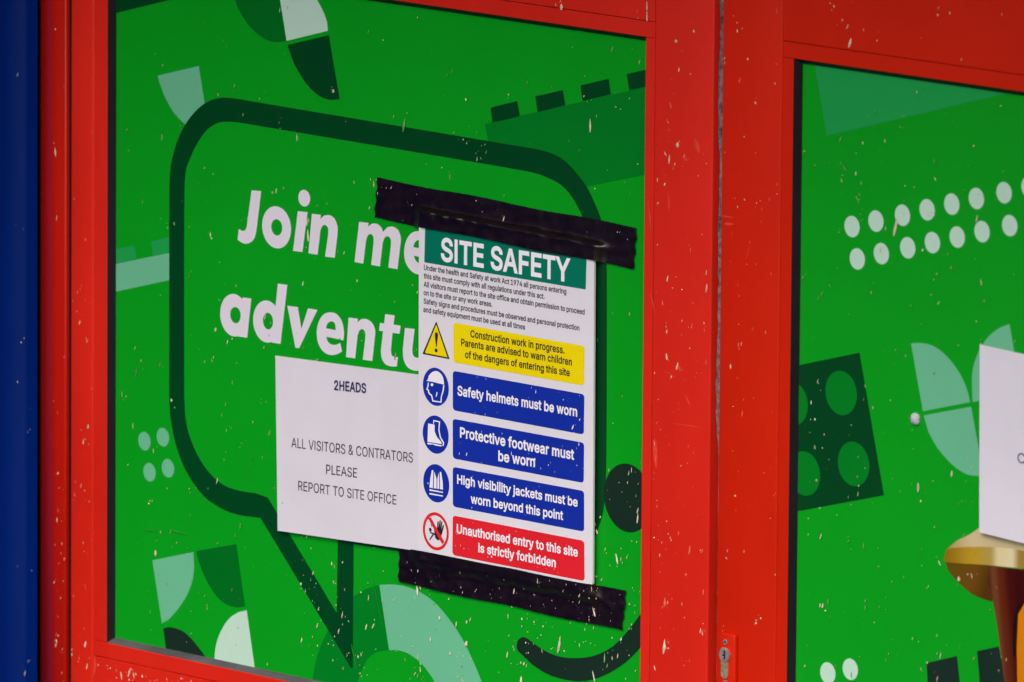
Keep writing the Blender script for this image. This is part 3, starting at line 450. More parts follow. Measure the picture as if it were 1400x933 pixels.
YF = -0.010                                   # front of the door leaves; the glazing is at y = 0
def ux(px, py=466, y=YF): return at(px, py, y).x
UA0, UAM, UA1 = ux(51.3, 466, .028), ux(71.0, 466, -.012), ux(89.6, 466, -.012)   # left edge, arris, right edge         # fixed frame post
LG0, LG1 = ux(145.5), ux(878.5)                               # opening of the left glazing (inside of the beads)
LS0, LB0 = ux(95.5), ux(128.3)
LB1, LS1 = ux(890.8), ux(971.5)
RS0, RB0, RG0 = ux(983.3), ux(1065.2), ux(1079.8)
zl = lambda px, py, y=YF: at(px, py, y).z
LZT = zl(766, 34); LZT2 = LZT+ (zl(780, 16)-zl(780, 37.5))   # top of left glazing, top of its top bead
LZB = zl(240, 899.5); LZB2 = LZB-(zl(240, 899)-zl(240, 920))
RZT = zl(1240, 103); RZT2 = RZT+(zl(1240, 81)-zl(1240, 103))
DOOR_TOP, DOOR_BOT = 2.12, 0.012
GAPW = 0.0007

# blue cladding to the left
b = empty('wall_cladding', (UA0-.3, .02, 0), 'dark blue painted cladding left of the red door frame', 'wall')
prof = []                                     # plan profile: flat panel, then a soft rounded rib beside the frame
xr = ux(51.0, 466, .012)
for i in range(0, 41):
    t = i/40
    x = xr-.10+.10*t
    prof.append((x, .012-.011*math.sin(math.pi*min(max((t-.18)/.62, 0), 1))**1.0))
prof = [(-3.2, .012), (xr-.16, .012), (xr-.155, .018), (xr-.145, .018), (xr-.14, .012)]+prof
mb = MB(); vs = []
for x, y in prof: vs += [(x, y, 0), (x, y, 3.2)]
mb.add(vs, [(2*i, 2*i+2, 2*i+3, 2*i+1) for i in range(len(prof)-1)])
mb.build('panel', 'blue', b, True)
specks(b, 'speck', (0, 0, 46, 933), .004, 26, .9, 1.8)
bm_ = MB(); bm_.box(-3.2, 3.6, .10, .35, 0, 3.2); 
wl = bm_.build('wall', 'blue'); wl['label'] = 'blue wall standing behind the red doors'; wl['category'] = 'wall'; wl['kind'] = 'thing'

# unseen overhead and side blocks, added only to shade the door edges
cn = empty('shade_block', (0, 0, 2.55), 'unseen blocks added to shade the red doors', 'shade_block')
mb = MB(); mb.box(-3.2, 3.6, -.9, .1, 2.55, 2.68, .01); mb.build('shade_block_top', 'shade_block', cn)
mb = MB(); mb.box(1.80, 2.06, -.74, -.46, 0, 2.549, .01); mb.build('shade_block_side', 'blue', cn)  # added upright out of view, darkens the right side
mb = MB(); mb.box(-1.75, -.985, -1.6, .009, 0, 2.549, .01); mb.build('shade_block_side', 'blue', cn)  # added upright out of view, darkens the left side

# fixed red frame: post, head and threshold
fr = empty('doorway', (UA0, 0, 0), 'fixed red frame post between the blue cladding and the left door', 'doorway')
mb = MB(); pl = [(UA0, .06), (UA0, .028)]
for k in range(9):                              # softly rounded arris between the splayed and the front face
    t = k/8; A = Vector((UAM-.020, -.012+.040*.020/(UAM-UA0))); B = Vector((UAM, -.0125)); C_ = Vector((UAM+.010, -.012))
    q = A*(1-t)**2+B*2*t*(1-t)+C_*t*t; pl.append((q.x, q.y))
for k in range(6):
    a = math.pi/2*k/5; pl.append((UA1-.003+.003*math.sin(a), -.009-.003*math.cos(a)))
pl.append((UA1, .06)); n = len(pl)
mb.add([(x, y, z) for z in (0, 2.2) for x, y in pl], [(i, (i+1) % n, n+(i+1) % n, n+i) for i in range(n)]+[tuple(reversed(range(n))), tuple(range(n, 2*n))])
mb.build('post', 'red_dark', fr, True)
mb = MB(); mb.box(UA1, 3.0, -.03, .06, DOOR_TOP+.006, 2.2, .003); mb.build('head', 'red_dark', fr)
mb = MB(); mb.box(UA1-.001, LS0+.001, -.0062, .05, 0, DOOR_TOP); mb.build('gap_shade_strip', 'gap', fr)  # black strip put in so the gap reads as dark shade
mb = MB(); mb.box(UA1-.001, 3.0, -.02, .08, 0.0, .010); mb.build('threshold', 'steel', fr)
specks(fr, 'speck', (73, 0, 88, 933), -.0124, 26, .9, 1.8)
specks(fr, 'speck_red', (73, 60, 88, 933), -.0124, 20, .8, 1.5)

def leaf(root, m, s0, b0, b1, s1, zt, zt2, zb, zb2, g0, g1, lbv=.0022):
    """stiles s0-b0 and b1-s1, rails between, beads round the glazing g0-g1"""
    bv = .0022
    mb = MB(); mb.box(s0, b0-GAPW, YF, .035, DOOR_BOT, DOOR_TOP, lbv); mb.build('stile', m, root, True)
    mb = MB(); mb.box(b1+GAPW, s1, YF, .035, DOOR_BOT, DOOR_TOP, bv); mb.build('stile', m, root, True)
    mb = MB(); mb.box(b0, b1, YF+.0002, .035, zt2+GAPW, DOOR_TOP, .0008); mb.build('rail', m, root)
    mb = MB(); mb.box(b0, b1, YF+.0002, .035, DOOR_BOT, zb2-GAPW, .0008); mb.build('rail', m, root)
    for a in ((b0, b1, zt, zt2), (b0, b1, zb2, zb), (b0, g0, zb+.0004, zt-.0004), (g1, b1, zb+.0004, zt-.0004)):
        mb = MB(); mb.box(a[0], a[1], YF+.0006, .02, a[2], a[3], .0007); mb.build('glazing_bead', m, root)
    mb = MB(); mb.box(s0+.01, s1-.01, .012, .03, DOOR_BOT+.01, DOOR_TOP-.01); mb.build('core', 'gap', root)
    w_ = .006                                 # rubber wedge from the beads' front edge down to the glass
    o = [(g0, zb), (g1, zb), (g1, zt), (g0, zt)]; i = [(g0+w_, zb+w_), (g1-w_, zb+w_), (g1-w_, zt-w_), (g0+w_, zt-w_)]
    yo, yi = YF+.0014, -.0002
    for k, mm in ((0, 'rubber_dusty_lit'), (1, 'rubber'), (2, 'rubber'), (3, 'rubber')):
        k2 = (k+1) % 4
        q = [(o[k][0], yo, o[k][1]), (o[k2][0], yo, o[k2][1]), (i[k2][0], yi, i[k2][1]), (i[k][0], yi, i[k][1])]
        gk = mesh_obj('gasket', q, [(0, 1, 2, 3)], mm, root)
        if k == 0: gk['label'] = 'dusty rubber, its grey lightened for sky light, along the bottom of the glazing'
    mb = MB(); mb.box(g0-.004, g1+.004, 0, .008, zb-.004, zt+.004)
    return mb.build('glass_panel', 'green', root)

# ------------------------------------------------------------------ left door
ld = empty('door', (LS0, 0, 0), 'red glazed door with the printed speech bubble and the safety sign', 'door', 'red double doors')
lp = leaf(ld, 'red_left', LS0, LB0, LB1, LS1, LZT, LZT2, LZB, LZB2, LG0, LG1, .0042)
lp['label'] = 'green film with printed speech bubble and smiling face'
# brush strip in the meeting gap
mb = MB(); vs = []; fs = []; nseg = 220
for i in range(nseg+1):
    z = DOOR_BOT+(DOOR_TOP-DOOR_BOT)*i/nseg
    j = .0014*math.sin(z*9+1)+.0009*math.sin(z*37)+.0005*math.sin(z*91+2)+rnd.uniform(-.0009, .0009)
    f = min(max((z-1.16)/.14, 0), 1); worn = .0065*(1-f)              # worn away towards the lock
    dp = -.0024+worn*1.3
    vs += [(LS1-.0005, .0045, z), (LS1+.0022+j+worn*.3, dp+rnd.uniform(-.0007, .0007), z), (LS1+.0095+j*.5, dp+rnd.uniform(-.0007, .0007), z), (RS0+.004, .0045, z)]
for i in range(nseg):
    for k in range(3): fs.append((4*i+k, 4*i+k+1, 4*i+4+k+1, 4*i+4+k))
mb.add(vs, fs); sb = mb.build('brush_seal', 'brush', ld)
mb = MB(); mb.box(LS1-.02, RS0+.02, .006, .02, DOOR_BOT, DOOR_TOP); mb.build('seal_carrier', 'gap', ld)

L1, L2, L3, L5 = Z(0, 0, 3.889), Z(350, 0, 3.889), Z(650, 0, 3.889), Z(0, 220, 3.889)
L6, L7, L8, L10 = Z(0, 460, 3.889), Z(0, 690, 3.84), Z(330, 690, 3.84), Z(660, 690, 3.84)
LA, LB_, LL = Z(500, 230, 3.684), Z(540, 640, 3.888), Z(280, 240, 3.332)
y1, y2, y3, y4, y5 = -.0002, -.0004, -.0006, -.0008, -.0010
flat('printed_shape', 'dark', [[L1([(560, 85), (590, -20), (960, -20), (905, 0), (597, 75)])]], y1, lp)
flat('printed_petal', 'deep', [[L1([(1240, -30), (1250, 0), (1262, 40), (1290, 90), (1325, 140)])+L2(smooth([(0, 175), (50, 210), (100, 225), (160, 219)]))+L2([(122, -25)])]], y1, lp)
flat('printed_petal', 'pale', [[L2([(121, -30), (128, 0), (163, 218), (382, 165)])+L2(smooth([(378, 120), (360, 68), (325, 0), (300, -40)]))]], y1, lp)
flat('printed_petal', 'dark', [[L2([(168, 240), (387, 188), (445, 528)])+L2(smooth([(400, 533), (340, 514), (270, 450), (210, 355), (180, 280)]))]], y1, lp)
flat('printed_petal', 'mint', [[L1([(1057, 352), (838, 403)])+L1(smooth([(848, 440), (870, 500), (905, 570), (945, 625), (1000, 672), (1060, 700)]))+L1([(1105, 660)])]], y1, lp)
flat('printed_brick', 'mint', [[L5([(560, 560), (940, 482), (940, 627), (560, 708)])]], y1, lp)
for q in ([(560, 478), (715, 450), (727, 522), (560, 558)], [(803, 428), (940, 396), (940, 480), (812, 507)]): flat('printed_brick_stud', 'teal', [[L5(q)]], y1, lp)
def dots(name, m, pts, ry, y, parent):
    for c in pts:
        mb = MB(); mb.prism([disc_uv(*c, ry, y)], y); mb.build(name, m, parent)
dots('printed_dot', 'mint', L6([(768, 558), (866, 537), (795, 723), (893, 702)]), 12.9, y1, lp)
flat('printed_petal', 'mint', [[L7([(850, 624), (800, 293), (1015, 250)])+L7(smooth([(1020, 330), (1010, 400), (980, 480), (930, 555), (885, 605)]))]], y1, lp)
flat('printed_petal', 'deep', [[L7([(1030, 245), (1240, 208), (1287, 535)])+L7(smooth([(1240, 541), (1180, 520), (1120, 460), (1070, 370), (1040, 290)]))]], y1, lp)
flat('printed_petal', 'ink_green', [[L7([(885, 870), (857, 650)])+L7(smooth([(890, 643), (950, 660), (1000, 700), (1050, 760), (1080, 805), (1110, 880)]))]], y1, lp)
flat('printed_petal', 'pale', [[L7([(1350, 950), (1295, 555)])+L7(smooth([(1250, 566), (1200, 602), (1155, 675), (1132, 750), (1126, 830), (1130, 900)]))]], y1, lp)
flat('printed_arch', 'mid', [[L8(smooth([(365, 990), (372, 933), (385, 850), (410, 760), (450, 670), (505, 580), (570, 500), (645, 448), (722, 424)]))+L8(smooth([(773, 765), (720, 772), (672, 800), (640, 850), (615, 915), (605, 990)]))]], y1, lp)
flat('printed_arch', 'mint', [[L8(smooth([(725, 422), (790, 420), (860, 430), (940, 462), (1020, 520), (1100, 615), (1165, 715), (1220, 830), (1262, 933), (1280, 990)]))+L8(smooth([(1030, 990), (1015, 933), (985, 885), (940, 830), (880, 785), (825, 766), (776, 765)]))]], y1, lp)
flat('printed_brick', 'mid', [[[(662.9, 169.7), (890, 117.5), (890, 237.5), (760, 264), (680, 262)]]], y1, lp)
for q in ([(80, 573), (222, 538), (236, 619), (90, 653)], [(318, 513), (465, 480), (477, 560), (330, 598)], [(558, 455), (708, 420), (720, 503), (570, 538)], [(805, 395), (930, 366), (930, 456), (817, 482)]): flat('printed_brick_stud', 'dark', [[L3(q)]], y2, lp)
# speech bubble: dark outline, then its green inside
outer = smooth([(231.4, 420), (231.4, 300), (232.2, 240), (236.6, 212), (245.6, 185), (257, 164.8), (273, 146.8), (290, 136.8), (308, 133.8), (326, 135.6), (350, 139.8)])+smooth([(480, 161.6), (600, 181.7), (700, 198.6), (735, 204.6), (755, 210.4), (770, 218.6), (783, 231), (801.3, 254.4), (812, 276), (821.7, 300.6), (827, 328), (829.3, 366), (829.3, 520), (828.5, 640), (825.5, 693), (818, 722), (806, 748), (780, 770), (740, 772)])+[(620, 766), (483.4, 744), (482.3, 913), (480, 914), (356, 708.2)]+smooth([(333, 705.4), (313, 700.2), (296, 691.5), (277.5, 677.5), (257, 649), (243, 617), (234.5, 581), (231.5, 550), (231.4, 480)])
flat('speech_bubble', 'dark', [[outer]], y2, lp)
inner = smooth([(252, 540), (251.8, 420), (252, 300), (253.5, 240), (259.7, 217.5), (270, 196.2), (282.5, 178.6), (297, 168.8), (311, 166.8), (330, 168.5), (350, 171.8)])+smooth([(480, 193.6), (600, 213.8), (700, 230.9), (733, 237.6), (755, 246.3), (771.4, 257), (785, 274.8), (796, 296.5), (804, 325), (808.5, 365), (809, 520), (808, 650), (803, 700), (780, 735), (740, 740)])+[(620, 732), (474, 711), (462.3, 711), (460.2, 838), (366, 680.5)]+smooth([(350, 674.8), (325, 670.6), (303.4, 662), (283, 642.6), (267.4, 617), (257, 589), (253, 565)])
flat('speech_bubble_fill', 'green', [[inner]], y3, lp)
# lettering of the bubble
jn = [[[(213, 68), (257, 72)]+smooth([(236, 245), (227, 284), (209, 305), (185, 312), (165, 304), (149, 293)])+smooth([(155, 244), (172, 253), (184, 249), (191, 236)], n=4)],
      [ell(327, 237, 66, 96, .14), ell(328, 237, 25, 37, .14)],
      [ell(453, 104, 27, 38, .12)], [[(424, 163), (468, 168), (445, 350), (402, 344)]],
      [[(488, 175), (529, 180), (526, 198)]+smooth([(545, 183), (570, 182), (592, 199), (605, 235), (604, 275)])+[(592, 376), (548, 370)]+smooth([(562, 270), (562, 242), (550, 227), (537, 230), (527, 250)])+[(514, 362), (472, 355)]],
      [[(703, 212), (746, 217), (743, 234)]+smooth([(762, 220), (785, 221), (804, 238), (812, 258)])+smooth([(832, 236), (857, 234), (881, 250), (893, 285), (890, 325)])+[(878, 428), (836, 420)]+smooth([(848, 318), (847, 291), (835, 278), (820, 284), (811, 306)])+[(798, 415), (758, 408)]+smooth([(769, 306), (768, 281), (757, 268), (744, 273), (735, 295)])+[(722, 402), (682, 395)]],
      [ell(133, 637, 63, 97, .12), ell(140, 637, 24, 37, .12)], [ell(283, 666, 63, 96, .12), ell(288, 664, 23, 38, .12)],
      [[(376, 594), (424, 600), (440, 700), (470, 606), (513, 613), (430, 788), (413, 786)]],
      [smooth([(632, 752), (634, 712), (624, 664), (600, 632), (570, 624), (540, 635), (518, 670), (510, 715), (516, 762), (536, 799), (565, 817), (596, 817), (625, 803)])+smooth([(617, 763), (598, 772), (577, 770), (561, 757), (553, 735)]), smooth([(552, 697), (558, 677), (576, 665), (592, 674), (597, 705)], n=4)],
      [smooth([(1036, 385), (1038, 345), (1026, 295), (1000, 262), (970, 254), (938, 266), (916, 302), (908, 348), (914, 394), (935, 430), (965, 450), (998, 450), (1028, 436)])+smooth([(1016, 396), (998, 405), (978, 402), (961, 388), (952, 366)]), smooth([(950, 327), (957, 306), (975, 294), (992, 304), (998, 336)], n=4)],
      [[(655, 648), (698, 653), (695, 670)]+smooth([(713, 655), (737, 655), (762, 672), (776, 706), (774, 748)])+[(763, 846), (720, 840)]+smooth([(731, 743), (731, 716), (719, 701), (706, 706), (696, 730)])+[(685, 834), (643, 828)]],
      [[(822, 632), (865, 638), (860, 680), (892, 685), (887, 722), (855, 718)]+smooth([(848, 795), (851, 818), (863, 827), (880, 828)], n=4)+smooth([(875, 870), (852, 871), (825, 862), (807, 836), (802, 800)], n=4)+[(812, 710), (794, 708), (798, 672), (817, 675)]],
      [[(912, 695), (956, 700)]+smooth([(945, 795), (950, 821), (966, 831), (986, 826)], n=4)+smooth([(985, 888), (957, 890), (925, 875), (906, 840), (902, 795)], n=4)]]
def area2(l): return sum(l[i-1][0]*l[i][1]-l[i][0]*l[i-1][1] for i in range(len(l)))
def letter(groups, y, parent):
    """groups of outline + holes, strokes may overlap; made into one flat sheet"""
    loops = []
    for g_ in groups:
        for k, l in enumerate(g_):
            q = uv(LL(l), y)
            if (area2(q) > 0) != (k == 0): q.reverse()
            loops.append(q)
    vs = [Vector(p) for l in loops for p in l]; es = []; k = 0
    for l in loops: es += [(k+i, k+(i+1) % len(l)) for i in range(len(l))]; k += len(l)
    ov, oe, of, *_ = delaunay_2d_cdt(vs, es, [], 0, 1e-7)
    mb = MB(); fs = []
    for f in of:
        if winding(sum((ov[q] for q in f), Vector((0, 0)))/len(f), loops):
            a, b, c = (ov[q] for q in f[:3]); fs.append(tuple(f) if (b-a).cross(c-a) > 0 else tuple(reversed(f)))
    mb.add([(v.x, y, v.y) for v in ov], fs); mb.build('letter', 'white_print', parent)
sta, std = [[(172, 556), (212, 561), (193, 740), (153, 734)]], [[(333, 493), (376, 499), (345, 768), (305, 762)]]
for q in ([jn[0]], [jn[1]], [jn[2], jn[3]], [jn[4]], [jn[5]], [jn[10]], [jn[6], sta], [jn[7], std], [jn[8]], [jn[9]], [jn[11]], [jn[12]], [jn[13]]):
    letter(q, y4, lp)
mb = MB(); mb.prism([disc_uv(858, 681, 47.5, y3)], y3); mb.build('printed_eye', 'ink_green', lp)
flat('printed_mouth', 'ink_green', [[L10(smooth([(184, 768), (177, 745), (184, 715), (205, 698), (232, 703), (290, 745), (350, 780), (420, 802), (500, 806), (580, 795), (660, 760), (722, 708), (780, 640), (850, 545)]))+L10(smooth([(870, 680), (830, 745), (780, 800), (720, 850), (640, 895), (560, 922), (480, 926), (400, 911), (330, 885), (260, 840)]))]], y3, lp)
# splashes and scuffs on the left glazing
ys = -.0012
def panel_in(x, y): return 158 < x < 876 and y > (x-558)*.15+8 and y < 868+(x-150)*.205
specks(lp, 'speck', (158, 0, 876, 933), ys, 270, .9, 1.25, inside=panel_in)
specks(lp, 'speck_thin', (158, 0, 876, 933), ys, 380, .8, 1.2, inside=panel_in)
specks(lp, 'speck', (690, 640, 876, 933), ys, 165, 1.0, 1.1, inside=panel_in, streak=.5)
specks(lp, 'speck', (400, 760, 720, 933), ys, 110, 1.0, 1.1, inside=panel_in, streak=.4)
mb = MB()
for pts, wd in (([(338, 655), (343, 632), (350, 618)], .0014), ([(499, 776), (508, 792), (514, 812)], .0012), ([(256, 384), (260, 374), (264, 368)], .004), ([(196, 724), (214, 726)], .002), ([(230, 724), (256, 731)], .002), ([(480, 880), (488, 918)], .0016), ([(512, 806), (524, 860)], .0010)):
    scuff(mb, pts, ys, wd)
mb.build('scuff_marks', 'scuff_green', lp)['kind'] = 'stuff'
# splashes on the red paint of the left door
specks(ld, 'speck', (893, 0, 966, 933), YF-.0002, 84, .9, 1.1, streak=.45)
specks(ld, 'speck_red', (893, 0, 966, 933), YF-.0002, 90, .8, 1.3)
specks(ld, 'speck', (98, 200, 126, 933), YF-.0002, 30, .9, 1.8, streak=.4)
specks(ld, 'speck_red', (98, 100, 126, 933), YF-.0002, 26, .8, 1.5)
def rail_in(x, y): return y > 903+(x-128)*.205
specks(ld, 'speck', (132, 890, 380, 933), YF-.0004, 34, .9, 1, inside=rail_in)
def top_in(x, y): return y < (x-690)*.145
specks(ld, 'speck', (690, 0, 890, 40), YF-.0004, 8, .9, 1, inside=top_in)
mb = MB()
for pts, wd in (([(886, 275), (889, 300), (890, 320)], .003), ([(937, 540), (944, 556)], .003), ([(926, 500), (932, 508)], .006), ([(920, 579), (960, 585)], .0012), ([(889, 400), (896, 430)], .003), ([(914, 263), (915, 290)], .003), ([(895, 600), (897, 640)], .008), ([(906, 506), (924, 516)], .0012), ([(950, 190), (957, 210)], .008), ([(933, 215), (940, 220)], .006)):
    scuff(mb, pts, YF-.0002, wd)
scuff(mb, [(129.5, 897), (130, 910), (128.5, 925)], YF-.0004, .006)
mb.build('scuff_marks', 'scuff_red', ld)['kind'] = 'stuff'

# ------------------------------------------------------------------ right door
RG1 = RG0+(LG1-LG0); RB1 = RG1+(RB0 and (LB1-LG1)); RS1 = RB1+(LB0-LS0)
rd = empty('door', (RS0, 0, 0), 'red glazed door with the lock and the rows of pale printed dots', 'door', 'red double doors')
rp = leaf(rd, 'red', RS0, RB0, RB1, RS1, RZT, RZT2, LZB, LZB2, RG0, RG1)
rp['label'] = 'green film with printed dots, petals and a hat'
K4, K9, K11, K12 = Z(1000, 0, 3.5), Z(1080, 220, 3.8875), Z(1070, 440, 3.588), Z(1100, 690, 3.84)
flat('printed_shape', 'teal', [[K4([(400, 318), (396, 290), (1500, 405), (455, 652)])]], y1, rp)
dots('printed_dot', 'pale', K9([(330, 350), (457, 321), (598, 290), (729, 261), (860, 231), (991, 201), (1138, 170), (1271, 140), (1404, 110), (358, 522), (486, 494), (626, 463), (757, 435), (889, 406), (1021, 377), (1168, 345), (1301, 315)])+K12([(122, 885), (240, 865)]), 14.9, y1, rp)
flat('printed_brick', 'dark', [[K11([(20, 226), (377, 152), (497, 852), (20, 940)])]], y1, rp)
dots('printed_brick_stud', 'mid', K11([(287, 350), (348, 698), (47, 401), (107, 745)]), 30.8, y2, rp)
flat('printed_petal', 'mint', [[K11(smooth([(630, 107), (680, 105), (740, 120), (800, 165), (860, 240), (900, 320), (920, 395)]))+K11([(688, 440)])]], y1, rp)
flat('printed_petal', 'mint', [[K11([(692, 460), (925, 417), (985, 757)])+K11(smooth([(940, 757), (895, 745), (830, 700), (760, 620), (715, 540)]))]], y1, rp)
flat('printed_petal', 'mint', [[K11(smooth([(1113, 12), (1060, 33), (1000, 85), (952, 170), (930, 260), (932, 395)]))+K11([(1170, 345)])]], y1, rp)
for q in ([(640, 832), (800, 796), (822, 1000), (650, 1000)], [(905, 770), (1020, 745), (1070, 1000), (925, 1000)]): flat('printed_block', 'ink_green', [[K12(q)]], y1, rp)
# the printed hat and hair (generic)
flat('printed_hat', 'gold_light', [[K12(smooth([(742, 240), (800, 190), (870, 155), (920, 120)]))+K12([(1240, 180), (1240, 260), (1060, 232), (950, 224), (830, 226)])]], y2, rp)
flat('printed_hat_edge', 'gold', [[K12(smooth([(742, 240), (770, 229), (840, 224), (950, 223), (1060, 229), (1152, 243), (1240, 258)]))+K12(smooth([(1240, 352), (1152, 338), (1060, 328), (960, 318), (850, 311), (740, 301), (737, 270)]))]], y3, rp)
flat('printed_hat_underside', 'gold_deep', [[K12([(740, 303), (850, 312), (985, 322), (985, 510)])+K12(smooth([(960, 503), (880, 470), (805, 405), (755, 350)]))]], y3, rp)
flat('printed_hair', 'hair', [[K12([(972, 322), (1240, 352), (1240, 1000), (1065, 1000)])+K12(smooth([(1045, 900), (1025, 740), (1005, 600), (985, 490), (962, 410)]))]], y4, rp)
flat('printed_hair_crease', 'hair_line', [[K12(smooth([(1160, 505), (1125, 545), (1112, 600), (1108, 700), (1106, 800)]))+K12(smooth([(1096, 800), (1094, 700), (1100, 590), (1118, 535)]))]], y5-.0001, rp)
flat('printed_shirt', 'orange', [[K12([(1122, 575), (1160, 510), (1240, 480), (1240, 1000), (1118, 1000), (1114, 750)])]], y5-.0002, rp)
def rpan(x, y): return x > 1096 and y > 96+(x-1090)*.13
specks(rp, 'speck', (1096, 80, 1400, 933), ys-.0001, 130, .9, 1.1, inside=rpan)
specks(rp, 'speck_thin', (1096, 80, 1400, 933), ys-.0001, 210, .8, 1.1, inside=rpan)
specks(rd, 'speck', (987, 0, 1063, 933), YF-.0002, 42, .9, .9, streak=.4)
specks(rd, 'speck_red', (987, 0, 1063, 933), YF-.0002, 60, .8, 1)
def rtop(x, y): return y < 56+(x-1072)*.13
specks(rd, 'speck', (1076, 0, 1400, 95), YF-.0003, 16, .9, 1, inside=rtop)
mb = MB()
for pts, wd in (([(984, 295), (1004, 298)], .002), ([(990, 306), (1004, 307)], .004), ([(1026, 335), (1019, 356)], .0012)): scuff(mb, pts, YF-.0002, wd)
mb.build('scuff_marks', 'scuff_red', rd)['kind'] = 'stuff'
# lock plate with euro cylinder
ypl = YF-.006
P0 = at(983.2, 864.5, ypl); P1 = at(1004.5, 868.5, ypl)
mb = MB(); mb.box(P0.x, P1.x, ypl, YF+.001, P0.z-.21, P0.z, .0022); lk = mb.build('lock_plate', 'red', rd, True)
def euro(px, py, r_top, r_low, drop_, y, n=28):
    c = at(px, py, y); out = []
    a0 = math.asin(r_low/r_top)
    for i in range(n+1):
        t = -math.pi/2+a0+(2*math.pi-2*a0)*i/n
        out.append((c.x+r_top*math.cos(t), c.z+r_top*math.sin(t)))
    for i in range(11):
        t = math.pi+math.pi*i/10
        out.append((c.x+r_low*math.cos(t), c.z-drop_+r_low*math.sin(t)))
    return out
CY = (990.4, 896)
mb = MB(); mb.prism([euro(*CY, .0088, .0056, .0215, ypl-.0012)], ypl-.0012, ypl+.001); mb.build('lock_cylinder', 'brass', lk)
c = at(CY[0], CY[1], ypl-.0035)
def puck(mb, c, r, y0, yb, n=24):
    mb.prism([[(c.x+r*math.cos(2*math.pi*i/n), c.z+r*math.sin(2*math.pi*i/n)) for i in range(n)]], y0, yb)
mb = MB(); puck(mb, c, .0070, ypl-.0035, ypl-.001); mb.build('lock_plug', 'steel', lk)
mb = MB(); mb.box(c.x-.0009, c.x+.0011, ypl-.0038, ypl-.003, c.z-.0045, c.z+.005); mb.box(c.x-.003, c.x+.0008, ypl-.00385, ypl-.003, c.z-.0012, c.z+.0004); mb.build('keyway', 'gap', lk)
for px, py in ((991.2, 878.2), (991.5, 934)):
    s_ = at(px, py, ypl-.0008)
    mb = MB(); puck(mb, s_, .0032, ypl-.0008, ypl+.001); sc_ = mb.build('screw', 'steel', lk)
    mb = MB(); puck(mb, s_, .0013, ypl-.0010, ypl, 6); mb.build('screw_recess', 'gap', lk)

# ------------------------------------------------------------------ notices
def sheet(root, corners, yfun, nx, nz, m, name='sheet', thick=.0006):
    """corners TL, TR, BR, BL in survey pixels; yfun(s, t) the standing off from the glass"""
    mb = MB(); vs = []; fs = []
    C = [at(*c, yfun(*st_)) for c, st_ in zip(corners, ((0, 0), (1, 0), (1, 1), (0, 1)))]
    for back in (0, thick):
        for j in range(nz+1):
            for i in range(nx+1):
                s_, t = i/nx, j/nz
                p = C[0]*(1-s_)*(1-t)+C[1]*s_*(1-t)+C[2]*s_*t+C[3]*(1-s_)*t
                vs.append((p.x, yfun(s_, t)+back, p.z))
    W_ = nx+1; N = W_*(nz+1)
    for j in range(nz):
        for i in range(nx):
            a = j*W_+i; fs.append((a, a+W_, a+W_+1, a+1)); fs.append((N+a, N+a+1, N+a+W_+1, N+a+W_))
    for i in range(nx): fs.append((i, i+1, N+i+1, N+i)); a = nz*W_+i; fs.append((a+1, a, N+a, N+a+1))
    for j in range(nz): a = j*W_; fs.append((a+W_, a, N+a, N+a+W_)); a = j*W_+nx; fs.append((a, a+W_, N+a+W_, N+a))
    mb.add(vs, fs); return mb.build(name, m, root)
# visitors' notice, tucked behind the safety sign
n1 = empty('paper_notice', at(470, 620, -.003), 'white paper notice for all visitors, tucked behind the safety sign', 'notice', 'white paper notices')
yn = lambda s_, t: -.0030-.0028*t
sheet(n1, [(376.4, 486.4), (640, 521.5), (640, 763.5), (379.6, 725.8)], yn, 1, 1, 'paper')
PN = Z(360, 470, 3.217); yt = lambda t: -.0030-.0028*t-.00022
mb = MB(); text_line(mb, '2HEADS', *PN([(311, 203), (452, 217)]), 12.6, yt(.19), 2); mb.build('lettering', 'navy_ink', n1)
mb = MB()
text_line(mb, 'ALL VISITORS & CONTRATORS', *PN([(123, 456), (658, 524)]), 13.2, yt(.48))
text_line(mb, 'PLEASE', *PN([(276, 573), (412, 590)]), 12.8, yt(.63))
text_line(mb, 'REPORT TO SITE OFFICE', *PN([(153, 645), (585, 709)]), 13.0, yt(.74))
mb.build('lettering', 'ink_soft', n1)
specks(n1, 'ink_soft', (385, 500, 568, 745), -.0061, 9, .22, 1, inside=lambda x, y: 500+(x-380)*.14 < y < 722+(x-380)*.13)
# second notice, over the printed hat on the right door
n2 = empty('paper_notice', at(1420, 600, -.003), 'white paper notice over the printed gold hat, cut by the picture edge', 'notice', 'white paper notices')
yn2 = lambda s_, t: -.0035-.003*t
sheet(n2, [(1339.4, 471.2), (1548, 517.5), (1548, 780), (1338.8, 728)], yn2, 1, 1, 'paper')
mb = MB(); text_line(mb, 'C', (1391, 632.5), (1401.5, 634.6), 13.6, -.0035-.003*.58-.00022); mb.build('lettering', 'navy_ink', n2)
specks(n2, 'ink_soft', (1342, 490, 1400, 730), -.0068, 6, .22, 1)

